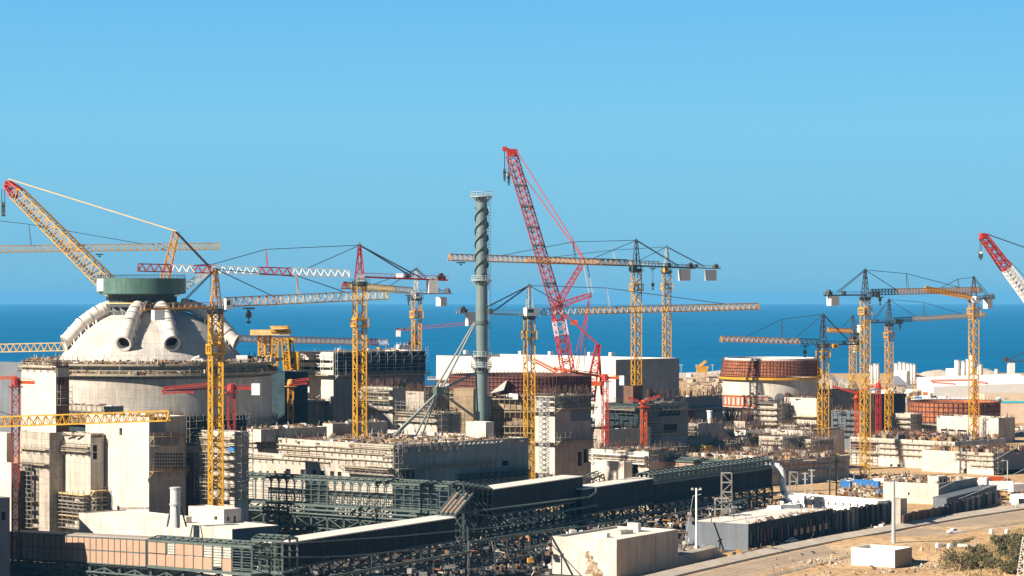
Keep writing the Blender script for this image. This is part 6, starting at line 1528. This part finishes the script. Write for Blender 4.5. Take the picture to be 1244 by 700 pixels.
# pylon at the right edge
q = G(1246, 712); t = thing('lattice_pylon', 'slim pale lattice pylon at the right edge before the shrubs', 'pylon', q)
part(lambda m: m.lattice(q, P(1246,653,q.y), 3.0, .9, 12, .16, .1, .3), 'mast', mk('pale zinc', (.55,.50,.44), .5, .1, .5), t)
def wire(label, a, b, sag):
    m = MB(); pr = None
    for i in range(15):
        k = i/14; p = lerp(a, b, k)-UP*sag*4*k*(1-k)
        if pr: m.beam(pr, p, .07, caps=False)
        pr = p
    m.build('power_line', steell, label=label, cat='power line')
wire('thin power line rising across the lower cream wing to the right edge', P(1140,594,640), P(1260,528,560), .5)
wire('lower thin power line rising to the right edge', P(1165,606,640), P(1262,560,560), .5)

# ================================================================= LIGHT, SKY, HAZE, CAMERA
SUN_EL = 32.0; sx, sy = -.85, -.52
sun = bpy.data.lights.new('sun', 'SUN'); sun.energy = 5.0; sun.angle = math.radians(.5); sun.color = (1.0, .905, .77)
so = bpy.data.objects.new('sun', sun); col.objects.link(so)
sd_ = V((sx, sy, 0)).normalized()*math.cos(math.radians(SUN_EL))+UP*math.sin(math.radians(SUN_EL))
so.rotation_euler = sd_.to_track_quat('Z', 'Y').to_euler()
w = bpy.data.worlds.new('World'); scn.world = w; w.use_nodes = True
nt = w.node_tree; N = nt.nodes; L = nt.links; bg = N['Background']
sky = N.new('ShaderNodeTexSky'); sky.sky_type = 'NISHITA'; sky.sun_disc = False
sky.sun_elevation = math.radians(SUN_EL); sky.sun_rotation = math.atan2(sx, sy); sky.air_density = 1.0; sky.dust_density = .3; sky.ozone_density = 3.0
tc = N.new('ShaderNodeTexCoord'); sp = N.new('ShaderNodeSeparateXYZ'); L.new(tc.outputs['Generated'], sp.inputs[0])
rp = N.new('ShaderNodeValToRGB'); L.new(sp.outputs['Z'], rp.inputs[0])
SKYSTR = .1
stops = [(0.0,(.072,.222,.335)), (.03,(.080,.247,.365)), (.07,(.090,.274,.402)), (.125,(.066,.240,.415)), (.22,(.014,.05,.11)), (1.0,(.006,.02,.05))]
e = rp.color_ramp.elements
e[0].position = 0; e[1].position = 1
for (p, c) in stops[1:-1]: e.new(p)
for el, (p, c) in zip(sorted(e, key=lambda q: q.position), stops): el.position = p; el.color = (*c, 1)
sc_ = N.new('ShaderNodeMix'); sc_.data_type = 'RGBA'; sc_.blend_type = 'MULTIPLY'; sc_.clamp_result = False; sc_.inputs[0].default_value = 1.0
L.new(rp.outputs[0], sc_.inputs[6]); sc_.inputs[7].default_value = (1/SKYSTR, 1/SKYSTR, 1/SKYSTR, 1)
mx = N.new('ShaderNodeMix'); mx.data_type = 'RGBA'; mx.inputs[0].default_value = .95
L.new(sky.outputs[0], mx.inputs[6]); L.new(sc_.outputs[2], mx.inputs[7]); L.new(mx.outputs[2], bg.inputs['Color'])
bg.inputs['Strength'].default_value = SKYSTR
HAZE = 4e-5
if HAZE:
    m = MB(); m.obb((-16500,-120,-13), V((33000,0,0)), V((0,36300,0)), UP*(13+128))
    hz = bpy.data.materials.new('sea haze'); hz.use_nodes = True; n2 = hz.node_tree.nodes; n2.remove(n2['Principled BSDF'])
    pv = n2.new('ShaderNodeVolumePrincipled'); pv.inputs['Color'].default_value = (.14,.55,.98,1); pv.inputs['Density'].default_value = HAZE; pv.inputs['Anisotropy'].default_value = .0
    hz.node_tree.links.new(pv.outputs[0], n2['Material Output'].inputs['Volume'])
    m.build('haze', hz, kind='stuff', label='faint sea haze over the water')
cam = bpy.data.cameras.new('camera'); co = bpy.data.objects.new('camera', cam); col.objects.link(co)
cam.sensor_width = 36.0; cam.lens = F/1244*36.0; cam.clip_start = 1.0; cam.clip_end = 60000.0
cam.shift_y = (HY-350)/1244.0
co.location = (0, 0, EYE); co.rotation_euler = (math.radians(90), 0, 0); scn.camera = co
vs = scn.view_settings; scn.display_settings.display_device = 'sRGB'; vs.view_transform = 'Standard'; vs.look = 'None'; vs.gamma = 1.0; vs.use_curve_mapping = False; vs.exposure = 1.05
scn.cycles.max_bounces = 5; scn.cycles.diffuse_bounces = 3; scn.cycles.volume_bounces = 0; scn.cycles.volume_max_steps = 64
scn.cycles.use_denoising = True
